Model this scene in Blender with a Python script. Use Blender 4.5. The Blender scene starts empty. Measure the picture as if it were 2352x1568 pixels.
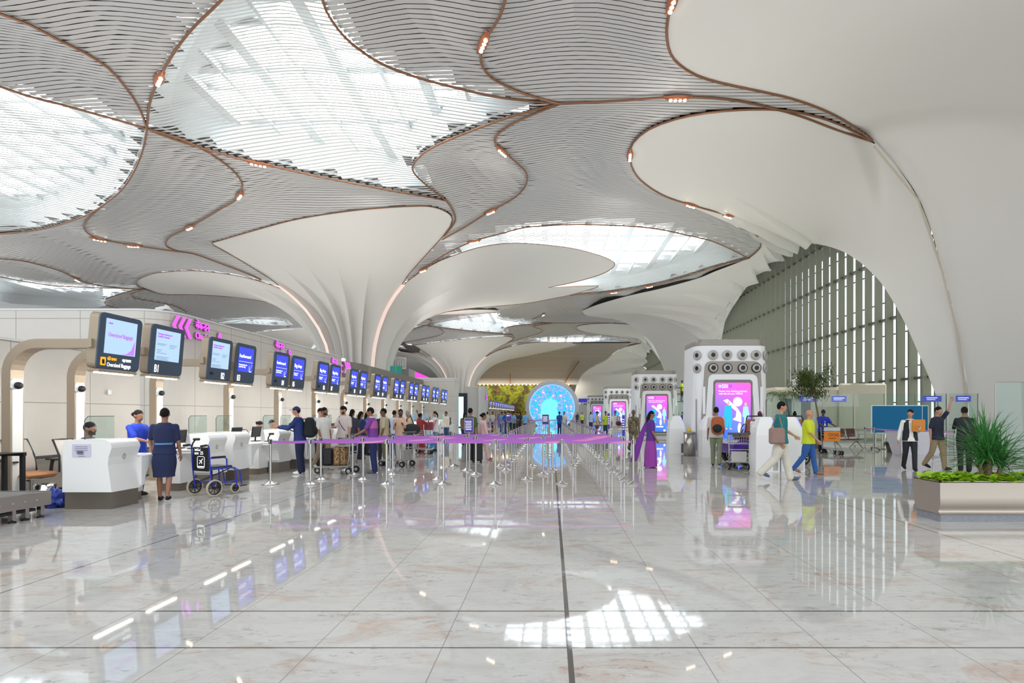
import bpy, bmesh, math, random
import numpy as np
from mathutils import Vector, Matrix, noise
random.seed(7); np.random.seed(7)
PI = math.pi
SC = bpy.context.scene
COL = SC.collection
# ---------------------------------------------------------------- camera, sky, exposure
F, CX, CY, CH = 1200.0, 1266.0, 950.0, 1.51
cam_data = bpy.data.cameras.new('camera')
cam = bpy.data.objects.new('camera', cam_data); COL.objects.link(cam)
cam.location = (0, 0, CH); cam.rotation_euler = (PI/2, 0, 0)
cam_data.sensor_width = 36.0; cam_data.lens = 36.0*F/2352.0
cam_data.shift_x = -(CX-1176.0)/2352.0; cam_data.shift_y = (CY-784.0)/2352.0
cam_data.clip_end = 600
SC.camera = cam
SC.view_settings.view_transform = 'Standard'; SC.view_settings.look = 'None'
SC.view_settings.exposure = 0.37; SC.view_settings.gamma = 1.0
SC.view_settings.use_curve_mapping = False
wd = bpy.data.worlds.new('sky'); SC.world = wd; wd.use_nodes = True
wd.node_tree.nodes['Background'].inputs[0].default_value = (0.90, 0.95, 1.0, 1)
wd.node_tree.nodes['Background'].inputs[1].default_value = 1.35
SKY = 9.0          # brightness of the roof glazing
sun = bpy.data.lights.new('sun', 'SUN'); sun.energy = 6.0; sun.angle = 0.02; sun.color = (1, .96, .9)
so = bpy.data.objects.new('sun', sun); COL.objects.link(so)
so.rotation_euler = Vector((-0.80, -0.42, -0.62)).to_track_quat('-Z', 'Y').to_euler()

# ---------------------------------------------------------------- helpers
def at(px, py, Y):
    return Vector(((px-CX)*Y/F, Y, CH+(CY-py)*Y/F))
def fl(px, py, z=0.0):
    Y = F*(CH-z)/(py-CY)
    return Vector(((px-CX)*Y/F, Y, z))
MATS = {}
def srgb(c):
    return tuple(((v/255.0)/12.92 if v/255.0 <= .04045 else ((v/255.0+.055)/1.055)**2.4) for v in c)
def mat(name, rgb, rough=.5, metal=0.0, emit=None, es=1.0, alpha=None, var=0.0, scale=6.0, spec=.5, coat=0.0, trans=0.0):
    """rgb is given as the sRGB value; var adds a soft procedural variation."""
    if name in MATS: return MATS[name]
    m = bpy.data.materials.new(name); m.use_nodes = True
    nt = m.node_tree; b = nt.nodes['Principled BSDF']
    c = srgb(rgb)
    b.inputs['Base Color'].default_value = (*c, 1)
    b.inputs['Roughness'].default_value = rough; b.inputs['Metallic'].default_value = metal
    b.inputs['Specular IOR Level'].default_value = spec
    if coat: b.inputs['Coat Weight'].default_value = coat
    if trans: b.inputs['Transmission Weight'].default_value = trans
    if emit is not None:
        b.inputs['Emission Color'].default_value = (*srgb(emit), 1); b.inputs['Emission Strength'].default_value = es
    if alpha is not None: b.inputs['Alpha'].default_value = alpha
    if var:
        n = nt.nodes.new('ShaderNodeTexNoise'); n.inputs['Scale'].default_value = scale; n.inputs['Detail'].default_value = 4
        tc = nt.nodes.new('ShaderNodeTexCoord'); nt.links.new(tc.outputs['Object'], n.inputs['Vector'])
        mx = nt.nodes.new('ShaderNodeMix'); mx.data_type = 'RGBA'
        mx.inputs[6].default_value = (*[v*(1-var) for v in c], 1); mx.inputs[7].default_value = (*[min(1, v*(1+var)) for v in c], 1)
        nt.links.new(n.outputs['Fac'], mx.inputs[0]); nt.links.new(mx.outputs[2], b.inputs['Base Color'])
    MATS[name] = m
    return m
def glass_mat(name, tint, rough=.02, refl=.9):
    if name in MATS: return MATS[name]
    m = bpy.data.materials.new(name); m.use_nodes = True; nt = m.node_tree
    nt.nodes.remove(nt.nodes['Principled BSDF']); out = nt.nodes['Material Output']
    tr = nt.nodes.new('ShaderNodeBsdfTransparent'); tr.inputs[0].default_value = (*srgb(tint), 1)
    gl = nt.nodes.new('ShaderNodeBsdfGlossy'); gl.inputs['Roughness'].default_value = rough
    gl.inputs[0].default_value = (refl, refl, refl, 1)
    lw = nt.nodes.new('ShaderNodeLayerWeight'); lw.inputs[0].default_value = .5
    pw = nt.nodes.new('ShaderNodeMath'); pw.operation = 'POWER'; pw.inputs[1].default_value = 4.0; nt.links.new(lw.outputs['Facing'], pw.inputs[0])
    fr = nt.nodes.new('ShaderNodeMath'); fr.operation = 'MULTIPLY_ADD'; fr.inputs[1].default_value = .75; fr.inputs[2].default_value = .035; nt.links.new(pw.outputs[0], fr.inputs[0])
    mx = nt.nodes.new('ShaderNodeMixShader')
    nt.links.new(fr.outputs[0], mx.inputs[0]); nt.links.new(tr.outputs[0], mx.inputs[1]); nt.links.new(gl.outputs[0], mx.inputs[2])
    nt.links.new(mx.outputs[0], out.inputs[0]); MATS[name] = m
    return m

class MB:
    """collects shapes and links them as ONE mesh object"""
    def __init__(s): s.v = []; s.f = []; s.m = []; s.sm = []
    def add(s, vs, fs, mi=0, smooth=False):
        o = len(s.v); s.v += [tuple(p) for p in vs]
        for f in fs: s.f.append([i+o for i in f]); s.m.append(mi); s.sm.append(smooth)
        return s
    def box(s, c, d, mi=0, rz=0.0, bev=0.0, M=None):
        x, y, z = d[0]/2, d[1]/2, d[2]/2
        if bev > 0:
            b = min(bev, x*.95, y*.95, z*.95)
            vs = []
            for sx in (-1, 1):
                for sy in (-1, 1):
                    for sz in (-1, 1):
                        vs += [(sx*x, sy*(y-b), sz*(z-b)), (sx*(x-b), sy*y, sz*(z-b)), (sx*(x-b), sy*(y-b), sz*z)]
            bm = bmesh.new()
            for p in vs: bm.verts.new(p)
            bmesh.ops.convex_hull(bm, input=bm.verts[:])
            bm.verts.index_update()
            vs = [v.co.copy() for v in bm.verts]; fs = [[v.index for v in f.verts] for f in bm.faces]; bm.free()
        else:
            vs = [(-x,-y,-z),(x,-y,-z),(x,y,-z),(-x,y,-z),(-x,-y,z),(x,-y,z),(x,y,z),(-x,y,z)]
            fs = [(0,3,2,1),(4,5,6,7),(0,1,5,4),(1,2,6,5),(2,3,7,6),(3,0,4,7)]
        R = M if M is not None else Matrix.Rotation(rz, 3, 'Z')
        c = Vector(c)
        return s.add([R @ Vector(p)+c for p in vs], fs, mi)
    def tube(s, pts, r, n=8, mi=0, caps=True, smooth=True):
        pts = [Vector(p) for p in pts]; rs = r if isinstance(r, (list, tuple)) else [r]*len(pts)
        rings = []; up = None
        for i, p in enumerate(pts):
            t = (pts[min(i+1, len(pts)-1)]-pts[max(i-1, 0)])
            t = t.normalized() if t.length > 1e-9 else Vector((0,0,1))
            if up is None:
                up = Vector((0,0,1)) if abs(t.z) < .9 else Vector((1,0,0))
            a = t.cross(up)
            a = a.normalized() if a.length > 1e-6 else t.orthogonal().normalized()
            b = a.cross(t).normalized(); up = b
            rings.append([p+(a*math.cos(2*PI*k/n)+b*math.sin(2*PI*k/n))*rs[i] for k in range(n)])
        vs = [q for rg in rings for q in rg]; fs = []
        for i in range(len(pts)-1):
            for k in range(n): fs.append((i*n+k, i*n+(k+1) % n, (i+1)*n+(k+1) % n, (i+1)*n+k))
        s.add(vs, fs, mi, smooth)
        if caps:
            s.add(rings[0][::-1], [list(range(n))], mi); s.add(rings[-1], [list(range(n))], mi)
        return s
    def cyl(s, p0, p1, r, n=16, mi=0, r2=None): return s.tube([p0, p1], [r, r if r2 is None else r2], n, mi)
    def lathe(s, prof, n=24, c=(0,0,0), mi=0, smooth=True, M=None):
        vs = []; c = Vector(c); k_ = len(prof)
        for k in range(n):
            a = 2*PI*k/n
            for (r, z) in prof:
                p = Vector((r*math.cos(a), r*math.sin(a), z)); vs.append((M @ p if M is not None else p)+c)
        fs = []
        for k in range(n):
            for i in range(k_-1):
                a, b = k*k_+i, ((k+1) % n)*k_+i
                fs.append((a, b, b+1, a+1))
        return s.add(vs, fs, mi, smooth)
    def ball(s, c, r, n=12, mi=0, M=None):
        rr = r if isinstance(r, (tuple, list)) else (r, r, r)
        m = n//2; vs = []; fs = []; c = Vector(c)
        for i in range(m+1):
            th = PI*i/m
            for k in range(n):
                p = Vector((rr[0]*math.sin(th)*math.cos(2*PI*k/n), rr[1]*math.sin(th)*math.sin(2*PI*k/n), rr[2]*math.cos(th)))
                vs.append((M @ p if M is not None else p)+c)
        for i in range(m):
            for k in range(n): fs.append((i*n+k, (i+1)*n+k, (i+1)*n+(k+1) % n, i*n+(k+1) % n))
        return s.add(vs, fs, mi, True)
    def prism(s, poly, vec, mi=0, smooth=False):
        """closed polygon (3D points) extruded along vec"""
        n = len(poly); v = Vector(vec); a = [Vector(p) for p in poly]; b = [p+v for p in a]
        fs = [list(range(n))[::-1], [n+i for i in range(n)]]
        s.add(a+b, fs, mi)
        return s.add(a+b, [(i, (i+1) % n, n+(i+1) % n, n+i) for i in range(n)], mi, smooth)
    def quad(s, a, b, c, d, mi=0): return s.add([a, b, c, d], [(0,1,2,3)], mi)
    def grid(s, P, mi=0, smooth=True, close=False):
        """P[i][j] grid of points"""
        n, m = len(P), len(P[0]); vs = [p for row in P for p in row]; fs = []
        for i in range(n if close else n-1):
            for j in range(m-1): fs.append((i*m+j, ((i+1) % n)*m+j, ((i+1) % n)*m+j+1, i*m+j+1))
        return s.add(vs, fs, mi, smooth)
    def build(s, name, ms, parent=None, fix=True):
        me = bpy.data.meshes.new(name); me.from_pydata(s.v, [], s.f)
        for m in (ms if isinstance(ms, (list, tuple)) else [ms]): me.materials.append(m)
        me.polygons.foreach_set('material_index', s.m); me.polygons.foreach_set('use_smooth', s.sm)
        if fix:
            bm = bmesh.new(); bm.from_mesh(me); bmesh.ops.recalc_face_normals(bm, faces=bm.faces); bm.to_mesh(me); bm.free()
        me.update()
        if len(me.vertices) < 60000: me.validate()
        o = bpy.data.objects.new(name, me); COL.objects.link(o)
        if parent is not None: o.parent = parent
        return o
def rrect(w, h, r, n=5, c=(0, 0)):
    pts = []
    for (sx, sy, a0) in ((1,1,0),(-1,1,90),(-1,-1,180),(1,-1,270)):
        for k in range(n+1):
            a = math.radians(a0+90*k/n); pts.append((c[0]+sx*(w/2-r)+r*math.cos(a), c[1]+sy*(h/2-r)+r*math.sin(a)))
    return pts
def tag(o, label, cat, group=None, kind=None):
    if label: o['label'] = label
    if cat: o['category'] = cat
    if group: o['group'] = group
    if kind: o['kind'] = kind
    return o
def thing(name, loc, rz, label, cat, group=None):
    o = bpy.data.objects.new(name, None); COL.objects.link(o); o.empty_display_size = .1
    o.location = loc; o.rotation_euler = (0, 0, rz)
    return tag(o, label, cat, group)
def struct(o): o['kind'] = 'structure'; return o
def dup(root, loc, rz=None, label=None, group=None, scale=None):
    r = root.copy(); COL.objects.link(r); r.location = loc
    if rz is not None: r.rotation_euler = (0, 0, rz)
    if label: r['label'] = label
    if group: r['group'] = group
    if scale: r.scale = scale
    for ch in root.children:
        c = ch.copy(); COL.objects.link(c); c.parent = r
        for g in ch.children:
            d = g.copy(); COL.objects.link(d); d.parent = c
    return r
ORD = ['first','second','third','fourth','fifth','sixth','seventh','eighth','ninth','tenth','eleventh','twelfth','thirteenth','fourteenth','fifteenth','sixteenth','seventeenth','eighteenth','nineteenth','twentieth']
ORD += ['twenty-'+o for o in ORD[:9]]+['thirtieth']+['thirty-'+o for o in ORD[:9]]
def text(s, M, size, m, parent, name='lettering', ext=.004, align='LEFT', font=None, xs=1.0):
    cu = bpy.data.curves.new(name, 'FONT'); cu.body = s; cu.size = size; cu.extrude = ext; cu.align_x = align; cu.resolution_u = 3
    if font: cu.font = font
    to = bpy.data.objects.new(name, cu); COL.objects.link(to)
    dg = bpy.context.evaluated_depsgraph_get(); dg.update()
    me = bpy.data.meshes.new_from_object(to.evaluated_get(dg)); bpy.data.objects.remove(to)
    for v in me.vertices: v.co = M @ Vector((v.co.x*xs, v.co.y, v.co.z))
    me.materials.clear(); me.materials.append(m); me.name = name
    o = bpy.data.objects.new(name, me); COL.objects.link(o); o.parent = parent
    return o
def frame_m(o, ux, uy):
    """matrix placing text: ux reading direction, uy up direction"""
    ux, uy = Vector(ux), Vector(uy); uz = ux.cross(uy)
    M = Matrix.Identity(4)
    for i in range(3): M[i][0] = ux[i]; M[i][1] = uy[i]; M[i][2] = uz[i]; M[i][3] = o[i]
    return M
# common materials
W_GRC = mat('white_plaster', (224, 222, 217), .45, var=.015, scale=.3)
STEEL = mat('brushed_steel', (178, 172, 164), .28, 1.0)
CHROME = mat('polished_chrome', (215, 215, 215), .12, 1.0)
TAN = mat('tan_powder_coat', (168, 152, 132), .4, .35)
BLACK = mat('black_plastic', (22, 22, 24), .45)
RUBBER = mat('black_rubber', (30, 30, 30), .8)
WHITE = mat('white_solid_surface', (240, 240, 238), .22)
GREY = mat('grey_metal', (140, 138, 134), .4, .3)
BRONZE = mat('bronze_metal', (146, 104, 78), .35, .6)
GLOW = mat('white_lamp', (255, 255, 255), .5, emit=(255, 250, 240), es=6.0)
WARM = mat('warm_lamp', (255, 240, 220), .5, emit=(255, 235, 205), es=14.0)
GLASS = glass_mat('clear_glass', (240, 249, 247))
# ---------------------------------------------------------------- floor
def floor_material():
    m = bpy.data.materials.new('polished_granite'); m.use_nodes = True; nt = m.node_tree; b = nt.nodes['Principled BSDF']
    N = nt.nodes.new; L = nt.links.new
    tc = N('ShaderNodeTexCoord'); mp = N('ShaderNodeMapping'); mp.inputs['Scale'].default_value = (.55, 1.25, 1)
    L(tc.outputs['Object'], mp.inputs['Vector'])
    def nz(scale, det, rough=.6, dist=0.0):
        n = N('ShaderNodeTexNoise'); n.inputs['Scale'].default_value = scale; n.inputs['Detail'].default_value = det
        n.inputs['Roughness'].default_value = rough; n.inputs['Distortion'].default_value = dist; L(mp.outputs[0], n.inputs['Vector']); return n
    def ramp(src, pts):
        r = N('ShaderNodeValToRGB'); e = r.color_ramp.elements
        while len(e) < len(pts): e.new(.5)
        for i, (p, c) in enumerate(pts): e[i].position = p; e[i].color = (*c, 1)
        L(src, r.inputs[0]); return r
    def mix(fac, a, bb, typ='MIX'):
        x = N('ShaderNodeMix'); x.data_type = 'RGBA'; x.blend_type = typ
        for s, i in ((fac, 0), (a, 6), (bb, 7)):
            if hasattr(s, 'is_linked'): L(s, x.inputs[i])
            else: x.inputs[i].default_value = s
        return x.outputs[2]
    base = ramp(nz(3.0, 6, .65, .6).outputs['Fac'], [(.30, srgb((184, 180, 175))), (.52, srgb((199, 197, 193))), (.75, srgb((188, 184, 178)))])
    pink = ramp(nz(2.1, 9, .76, .7).outputs['Fac'], [(.53, (0, 0, 0)), (.66, (1, 1, 1))])
    c1 = mix(pink.outputs[0], base.outputs[0], (*srgb((186, 163, 149)), 1))
    mul = N('ShaderNodeMath'); mul.operation = 'MULTIPLY'
    dk = ramp(nz(15.0, 5, .75, .8).outputs['Fac'], [(.555, (0, 0, 0)), (.65, (.9, .9, .9))])
    dk2 = ramp(nz(2.0, 4, .6).outputs['Fac'], [(.42, (.12, .12, .12)), (.68, (1, 1, 1))])
    L(dk.outputs[0], mul.inputs[0]); L(dk2.outputs[0], mul.inputs[1])
    c2 = mix(mul.outputs[0], c1, (*srgb((128, 122, 120)), 1))
    sp = N('ShaderNodeSeparateXYZ'); L(tc.outputs['Object'], sp.inputs[0])
    def joints(axis, off, pitch, w):
        a = N('ShaderNodeMath'); a.operation = 'ADD'; a.inputs[1].default_value = -off; L(sp.outputs[axis], a.inputs[0])
        w_ = N('ShaderNodeMath'); w_.operation = 'PINGPONG'; w_.inputs[1].default_value = pitch/2; L(a.outputs[0], w_.inputs[0])
        l = N('ShaderNodeMath'); l.operation = 'LESS_THAN'; l.inputs[1].default_value = w/2; L(w_.outputs[0], l.inputs[0]); return l.outputs[0]
    c3 = mix(joints(0, .118, .823, .007), c2, (*srgb((150, 144, 138)), 1))
    c3 = mix(joints(1, 3.374+.44, .44, .004), c3, (*srgb((182, 177, 170)), 1))
    for ax, off, pitch, w in ((0, .118, 400, .034), (0, -4.64, 400, .02), (0, 4.90, 400, .02), (1, 3.374, 400, .016), (1, 34, 30, .02)):
        c3 = mix(joints(ax, off, pitch, w), c3, (*srgb((92, 88, 84)), 1))
    L(c3, b.inputs['Base Color'])
    b.inputs['Roughness'].default_value = .035; b.inputs['Specular IOR Level'].default_value = .62
    return m
FLOOR_M = floor_material()
mb = MB(); mb.quad((-110, -30, 0), (60, -30, 0), (60, 135, 0), (-110, 135, 0))
struct(mb.build('floor', FLOOR_M))
mb = MB(); mb.quad((22.6, -40, -.05), (400, -40, -.05), (400, 300, -.05), (22.6, 300, -.05))
struct(mb.build('ground', mat('forecourt_paving', (196, 196, 190), .8, var=.05)))

# ---------------------------------------------------------------- ceiling field: vault at 15 m, funnels round the columns
COLS = [(-18.5, 50.0), (-18.5, 105.0), (-48.0, 97.0), (-18.5, -5.0), (-62.0, 42.0)]
PR = np.array([0, 2.7, 2.85, 3.0, 3.25, 3.7, 4.5, 5.8, 7.5, 10.0, 12.8, 16.5, 20.7, 24.0, 27.0])
PZ = np.array([-2, 0, 2.0, 4.0, 6.3, 7.8, 9.2, 10.6, 11.7, 12.7, 13.4, 14.05, 14.6, 14.9, 15.0])
_rr = np.linspace(0, 27, 1081)
def _smooth(y, k):
    for _ in range(k): y = np.concatenate([y[:1], (y[:-2]+2*y[1:-1]+y[2:])/4, y[-1:]])
    return y
_zz = np.interp(_rr, PR, PZ)
_zs = _smooth(_zz.copy(), 900); _w = np.clip((_rr-4.2)/3.0, 0, 1)
_zz = _zz*(1-_w)+_zs*_w
def prof(r): return np.interp(r, _rr, _zz)
def H(x, y):
    x = np.asarray(x, float); y = np.asarray(y, float); z = np.full(np.broadcast(x, y).shape, 15.0)
    for (cx, cy) in COLS: z = np.minimum(z, prof(np.hypot(x-cx, y-cy)))
    return z
_Y = np.arange(8, 190, .05)
def cast(px, py):
    dx, dz = (px-CX)/F, (CY-py)/F
    hit = np.nonzero(CH+dz*_Y >= H(dx*_Y, _Y))[0]
    Y = _Y[hit[0]] if len(hit) else 190.0
    return (dx*Y, Y)
def spline(pts, step=.5):
    """Catmull-Rom through plan points, resampled"""
    P = np.array(pts, float); out = []
    if len(P) < 3: return P
    Q = np.vstack([2*P[0]-P[1], P, 2*P[-1]-P[-2]])
    for i in range(1, len(Q)-2):
        p0, p1, p2, p3 = Q[i-1], Q[i], Q[i+1], Q[i+2]
        n = max(2, int(np.linalg.norm(p2-p1)/step))
        for t in np.linspace(0, 1, n, endpoint=False):
            out.append(.5*((2*p1)+(-p0+p2)*t+(2*p0-5*p1+4*p2-p3)*t*t+(-p0+3*p1-3*p2+p3)*t**3))
    out.append(P[-1]); return np.array(out)
def trace(px): return spline([cast(*p) for p in px])
C1 = [(-60,5),(0,28),(68,54),(140,92),(194,119),(250,155),(290,200),(316,240),(330,270),(337,294)]
C2 = [(-100,170),(0,197),(60,217),(140,238),(220,260),(290,280),(337,294)]
C3 = [(560,-60),(505,0),(440,65),(395,125),(360,190),(343,240),(337,294)]
C4 = [(337,294),(400,318),(470,340),(540,360),(620,378),(702,398),(802,418),(904,437),(989,451),(1026,460)]
C5 = [(735,-70),(741,0),(760,40),(790,80),(830,115),(880,145),(950,172),(1050,200),(1150,222),(1285,236)]
C6 = [(1285,236),(1244,246),(1176,265),(1108,289),(1057,308),(1006,330),(972,350),(952,371),(947,384),(953,398),(972,417),(999,439),(1023,457),(1040,483),(1046,503),(1039,518),(1021,540)]
C7 = [(1185,-70),(1160,0),(1148,35),(1130,65),(1110,95),(1104,125),(1108,150),(1125,172),(1160,195),(1210,215),(1285,236)]
C8 = [(1285,236),(1350,233),(1440,228),(1530,222),(1640,224),(1730,236),(1830,262),(1920,295),(2010,325)]
C9 = [(1580,-80),(1545,0),(1533,50),(1532,85),(1540,120),(1560,145),(1600,170),(1660,190),(1750,208),(1820,225),(1890,250),(1950,282),(2010,325)]
C10 = [(2010,325),(1930,285),(1860,262),(1790,250),(1700,250),(1620,258),(1550,272),(1490,295),(1455,325),(1447,355),(1455,390),(1480,420),(1530,450),(1600,473),(1660,490),(1700,505),(1735,535),(1748,560),(1740,575),(1720,592)]
C11 = [(1285,236),(1231,257),(1183,279),(1152,299),(1137,316),(1142,335),(1169,357),(1200,384),(1211,401),(1207,425),(1183,452),(1142,475),(1113,491),(1083,511),(1052,529),(1016,549)]
C12 = [(1719,593),(1685,574),(1634,552),(1583,540),(1506,524),(1430,517),(1328,514),(1251,517),(1200,522),(1159,533),(1108,546),(1072,558),(1037,575),(1006,593),(981,611),(950,634)]
C12b = [(1719,593),(1634,616),(1557,640),(1481,658),(1379,673),(1277,680),(1200,680),(1134,676)]
C13 = [(245,463),(214,490),(196,510),(192,520),(200,533),(218,544),(245,551),(306,562),(367,571),(412,577)]
C14 = [(337,294),(408,315),(459,337),(503,364),(537,391),(554,415),(556,429),(544,456),(510,476),(476,497),(435,520),(408,533),(391,542),(380,555),(384,566),(408,576),(442,581),(486,596),(544,618),(600,642)]
C15 = [(-60,590),(0,593),(51,598),(102,610),(143,623),(170,637),(194,647),(238,656),(289,661),(330,664)]
S2r = [(337,294),(327,343),(306,395),(279,434),(245,463),(204,490),(153,510),(102,524),(51,531),(0,537),(-150,540)]
S4u = [(-80,628),(0,635),(68,647),(136,656),(238,660),(330,664)]
S4r = [(330,664),(289,674),(252,686),(240,693),(252,703),(289,710)]
C17 = [(328,664),(308,673),(303,679),(311,684),(328,688),(353,692),(391,699),(413,707),(426,715),(427,719)]
S5u = [(487,741),(529,734),(572,732),(614,732),(650,735)]
F_LOBE = [(659,667),(612,640),(561,620),(510,596),(476,578),(468,567),(480,559),(493,555),(578,530),(680,503),(800,484),(900,475),(960,472),(981,472),(1011,478),(1037,493),(1040,509),(1028,530),(1010,553),(996,566),(968,595),(940,628),(911,664)]
R_LOBE = [(911,664),(930,651),(958,628),(981,613),(1006,600),(1057,580),(1108,565),(1164,557),(1200,557),(1251,561),(1315,569),(1366,582),(1399,594),(1413,605),(1404,617),(1379,630),(1328,645),(1277,656),(1215,665)]
L_LOBE = [(413,678),(370,675),(338,666),(319,659),(313,651),(319,642),(349,629),(381,624),(423,621),(476,623),(540,631),(604,647),(659,668)]
T = {k: trace(v) for k, v in dict(C1=C1,C2=C2,C3=C3,C4=C4,C5=C5,C6=C6,C7=C7,C8=C8,C9=C9,C10=C10,C11=C11,C12=C12,C12b=C12b,C13=C13,C14=C14,C15=C15,S2r=S2r,S4u=S4u,S4r=S4r,C17=C17,S5u=S5u,F=F_LOBE,R=R_LOBE,L=L_LOBE).items()}
# lobed boundary of a column head as a radius by bearing (0 = towards the camera side, + = right)
_cx, _cy = COLS[0]
def polar(P): return np.degrees(np.arctan2(P[:, 0]-_cx, -(P[:, 1]-_cy))), np.hypot(P[:, 0]-_cx, P[:, 1]-_cy)
_a, _r = [], []
for k in 'LFR':
    a, r = polar(T[k])
    for i in range(len(a)):
        if not _a or a[i] > _a[-1]+.05: _a.append(a[i]); _r.append(r[i])
_a, _r = np.array(_a), np.array(_r)
def _lobe(deg):
    d = (np.asarray(deg)+180) % 360-180
    lo, hi = _a[0], _a[-1]
    d2 = np.where(d > hi, np.where(d > 90, np.minimum(180-d, hi), hi), np.where(d < lo, np.where(d < -90, np.maximum(-180-d, lo), lo), d))
    return np.interp(d2, _a, _r)
_ld = np.arange(-180, 180, .25); _lt = _lobe(_ld); _k = np.hanning(15); _k /= _k.sum()
_lt = np.convolve(np.concatenate([_lt[-20:], _lt, _lt[:20]]), _k, 'same')[20:-20]
def lobeR(deg):
    d = (np.asarray(deg)+180) % 360-180
    return np.interp(d, np.append(_ld, 180), np.append(_lt, _lt[0]))
NOTCH = [float(_a[np.argmin(np.where((_a > s0) & (_a < s1), _r, 99))]) for s0, s1 in ((-90, 5), (5, 90))]

def inpoly(P, x, y):
    x = np.asarray(x); y = np.asarray(y); c = np.zeros(np.broadcast(x, y).shape, bool); n = len(P)
    for i in range(n):
        x1, y1 = P[i]; x2, y2 = P[(i+1) % n]
        if y1 == y2: continue
        k = ((y1 > y) != (y2 > y)) & (x < (x2-x1)*(y-y1)/(y2-y1)+x1); c ^= k
    return c
ext = lambda *p: np.array([cast(*q) for q in p])
SKYL = {
 1: np.vstack([T['C3'][::-1], ext((640,-110),(700,-105)), T['C5'], T['C6'][:np.argmin(np.hypot(*(T['C6']-np.array(cast(1020,455))).T))], T['C4'][::-1]]),
 2: np.vstack([T['C2'], T['S2r'], ext((-300,510),(-430,430),(-450,330),(-330,230))]),
 3: np.vstack([T['C12'][:-8], T['C12b'][::-1]]),
 4: np.vstack([T['S4u'], T['S4r'][:-4], ext((223,711),(164,710),(89,705),(28,702),(0,696),(-150,690),(-250,670),(-200,640))]),
 5: np.vstack([T['S5u'], ext((665,752),(625,751),(561,746),(512,747))]),
}
SKYL[6] = SKYL[1]+np.array([0, 55.0]); SKYL[7] = SKYL[3]+np.array([0, 55.0]); SKYL[8] = SKYL[2]+np.array([0, 55.0])
RIGHT_MASK = [np.vstack([[(4, 4)], T['C9'], T['C10'], ext((1690,605),(1600,640),(1520,662),(1440,680),(1380,697),(1345,710),(1338,715)), [(4.6,71),(7,73.2),(9,74.6),(11,77),(13.5,79.6)],
      (T['C10']+np.array([0, 55.0]))[10:], [(14.5,104),(11.6,112),(7.2,117),(5,120),(60,120),(60,4)]])]
TRIMS = ['C1','C2','C3','C4','C5','C6','C7','C8','C9','C10','C11','C12','C12b','C13','C14','C15','S2r','S4u','S4r','C17','S5u']
FAR = ['C1','C2','C3','C4','C5','C6','C7','C8','C11','C12','C12b','C13','C14','S2r']
trims = [T[k] for k in TRIMS]+[T[k]+np.array([0, 55.0]) for k in FAR]
lobes = []
for (cx, cy) in COLS[:3]:
    d = np.radians(np.arange(-180, 180, 1.0)); r = lobeR(np.degrees(d))
    lobes.append(np.column_stack([cx+r*np.sin(d), cy-r*np.cos(d)]))
# distance to the nearest joint line -> each panel bellies up between its bronze trims
GX, GY = np.arange(-90, 30, .6), np.arange(8, 122, .6)
gx, gy = np.meshgrid(GX, GY, indexing='ij')
allp = np.vstack(trims+lobes+RIGHT_MASK)[::2]
D = np.full(gx.shape, 1e9)
for i in range(0, len(allp), 64):
    q = allp[i:i+64]; D = np.minimum(D, np.min((gx[..., None]-q[:, 0])**2+(gy[..., None]-q[:, 1])**2, axis=-1))
D = np.sqrt(D)
for _ in range(2): D[1:-1, 1:-1] = (D[:-2, 1:-1]+D[2:, 1:-1]+D[1:-1, :-2]+D[1:-1, 2:]+4*D[1:-1, 1:-1])/8
def dist(x, y):
    fx = np.clip((np.asarray(x)-GX[0])/.6, 0, len(GX)-1.001); fy = np.clip((np.asarray(y)-GY[0])/.6, 0, len(GY)-1.001)
    i, j = fx.astype(int), fy.astype(int); u, v = fx-i, fy-j
    return D[i, j]*(1-u)*(1-v)+D[i+1, j]*u*(1-v)+D[i, j+1]*(1-u)*v+D[i+1, j+1]*u*v
def Hb(x, y, A=.85): return H(x, y)+A*(1-np.exp(-np.maximum(dist(x, y)-.3, 0)/2.8))

def slats(pitch, fill, y0, y1, inside, A, name, m, thick=0.0, seg=.8):
    mb = MB(); vs = []; fs = []
    for y in np.arange(y0, y1, pitch):
        xs = np.arange(-1.08*y-12, 19, .1)
        k = inside(xs, y+pitch*fill/2)
        ed = np.nonzero(np.diff(np.concatenate([[0], k.astype(int), [0]])))[0]
        for a, b in zip(ed[::2], ed[1::2]):
            xa, xb = xs[a], xs[min(b, len(xs)-1)]
            if xb-xa < .15: continue
            n = max(2, int((xb-xa)/seg)+1); X = np.linspace(xa, xb, n)
            for yy in (y, y+pitch*fill):
                Z = Hb(X, np.full(n, yy), A); vs.append(np.column_stack([X, np.full(n, yy), Z]))
            o = sum_[0]; sum_[0] += 2*n
            fs += [(o+i, o+i+1, o+n+i+1, o+n+i) for i in range(n-1)]
    mb.v = [tuple(p) for p in np.vstack(vs)]; mb.f = fs; mb.m = [0]*len(fs); mb.sm = [False]*len(fs)
    return mb.build(name, m, fix=False)
ceil_bb = lambda P: (P[:, 0].min(), P[:, 0].max(), P[:, 1].min(), P[:, 1].max())
def solid(x, y):
    k = np.zeros(np.broadcast(x, y).shape, bool)
    for P in list(SKYL.values())+lobes+RIGHT_MASK:
        x0, x1, y0, y1 = ceil_bb(P)
        if np.ndim(y) == 0 and not (y0 <= y <= y1): continue
        k |= inpoly(P, x, y)
    return k
SLAT = mat('grey_slat_metal', (198, 197, 196), .35, .1)
SLATW = mat('white_slat_metal', (214, 216, 214), .4)
for (ya, yb, p, f) in ((13, 60, .215, .85), (60, 107, .30, .82)):
    sum_ = [0]; struct(slats(p, f, ya, yb, lambda x, y: ~solid(x, y), .85, 'ceiling', SLAT))
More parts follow.
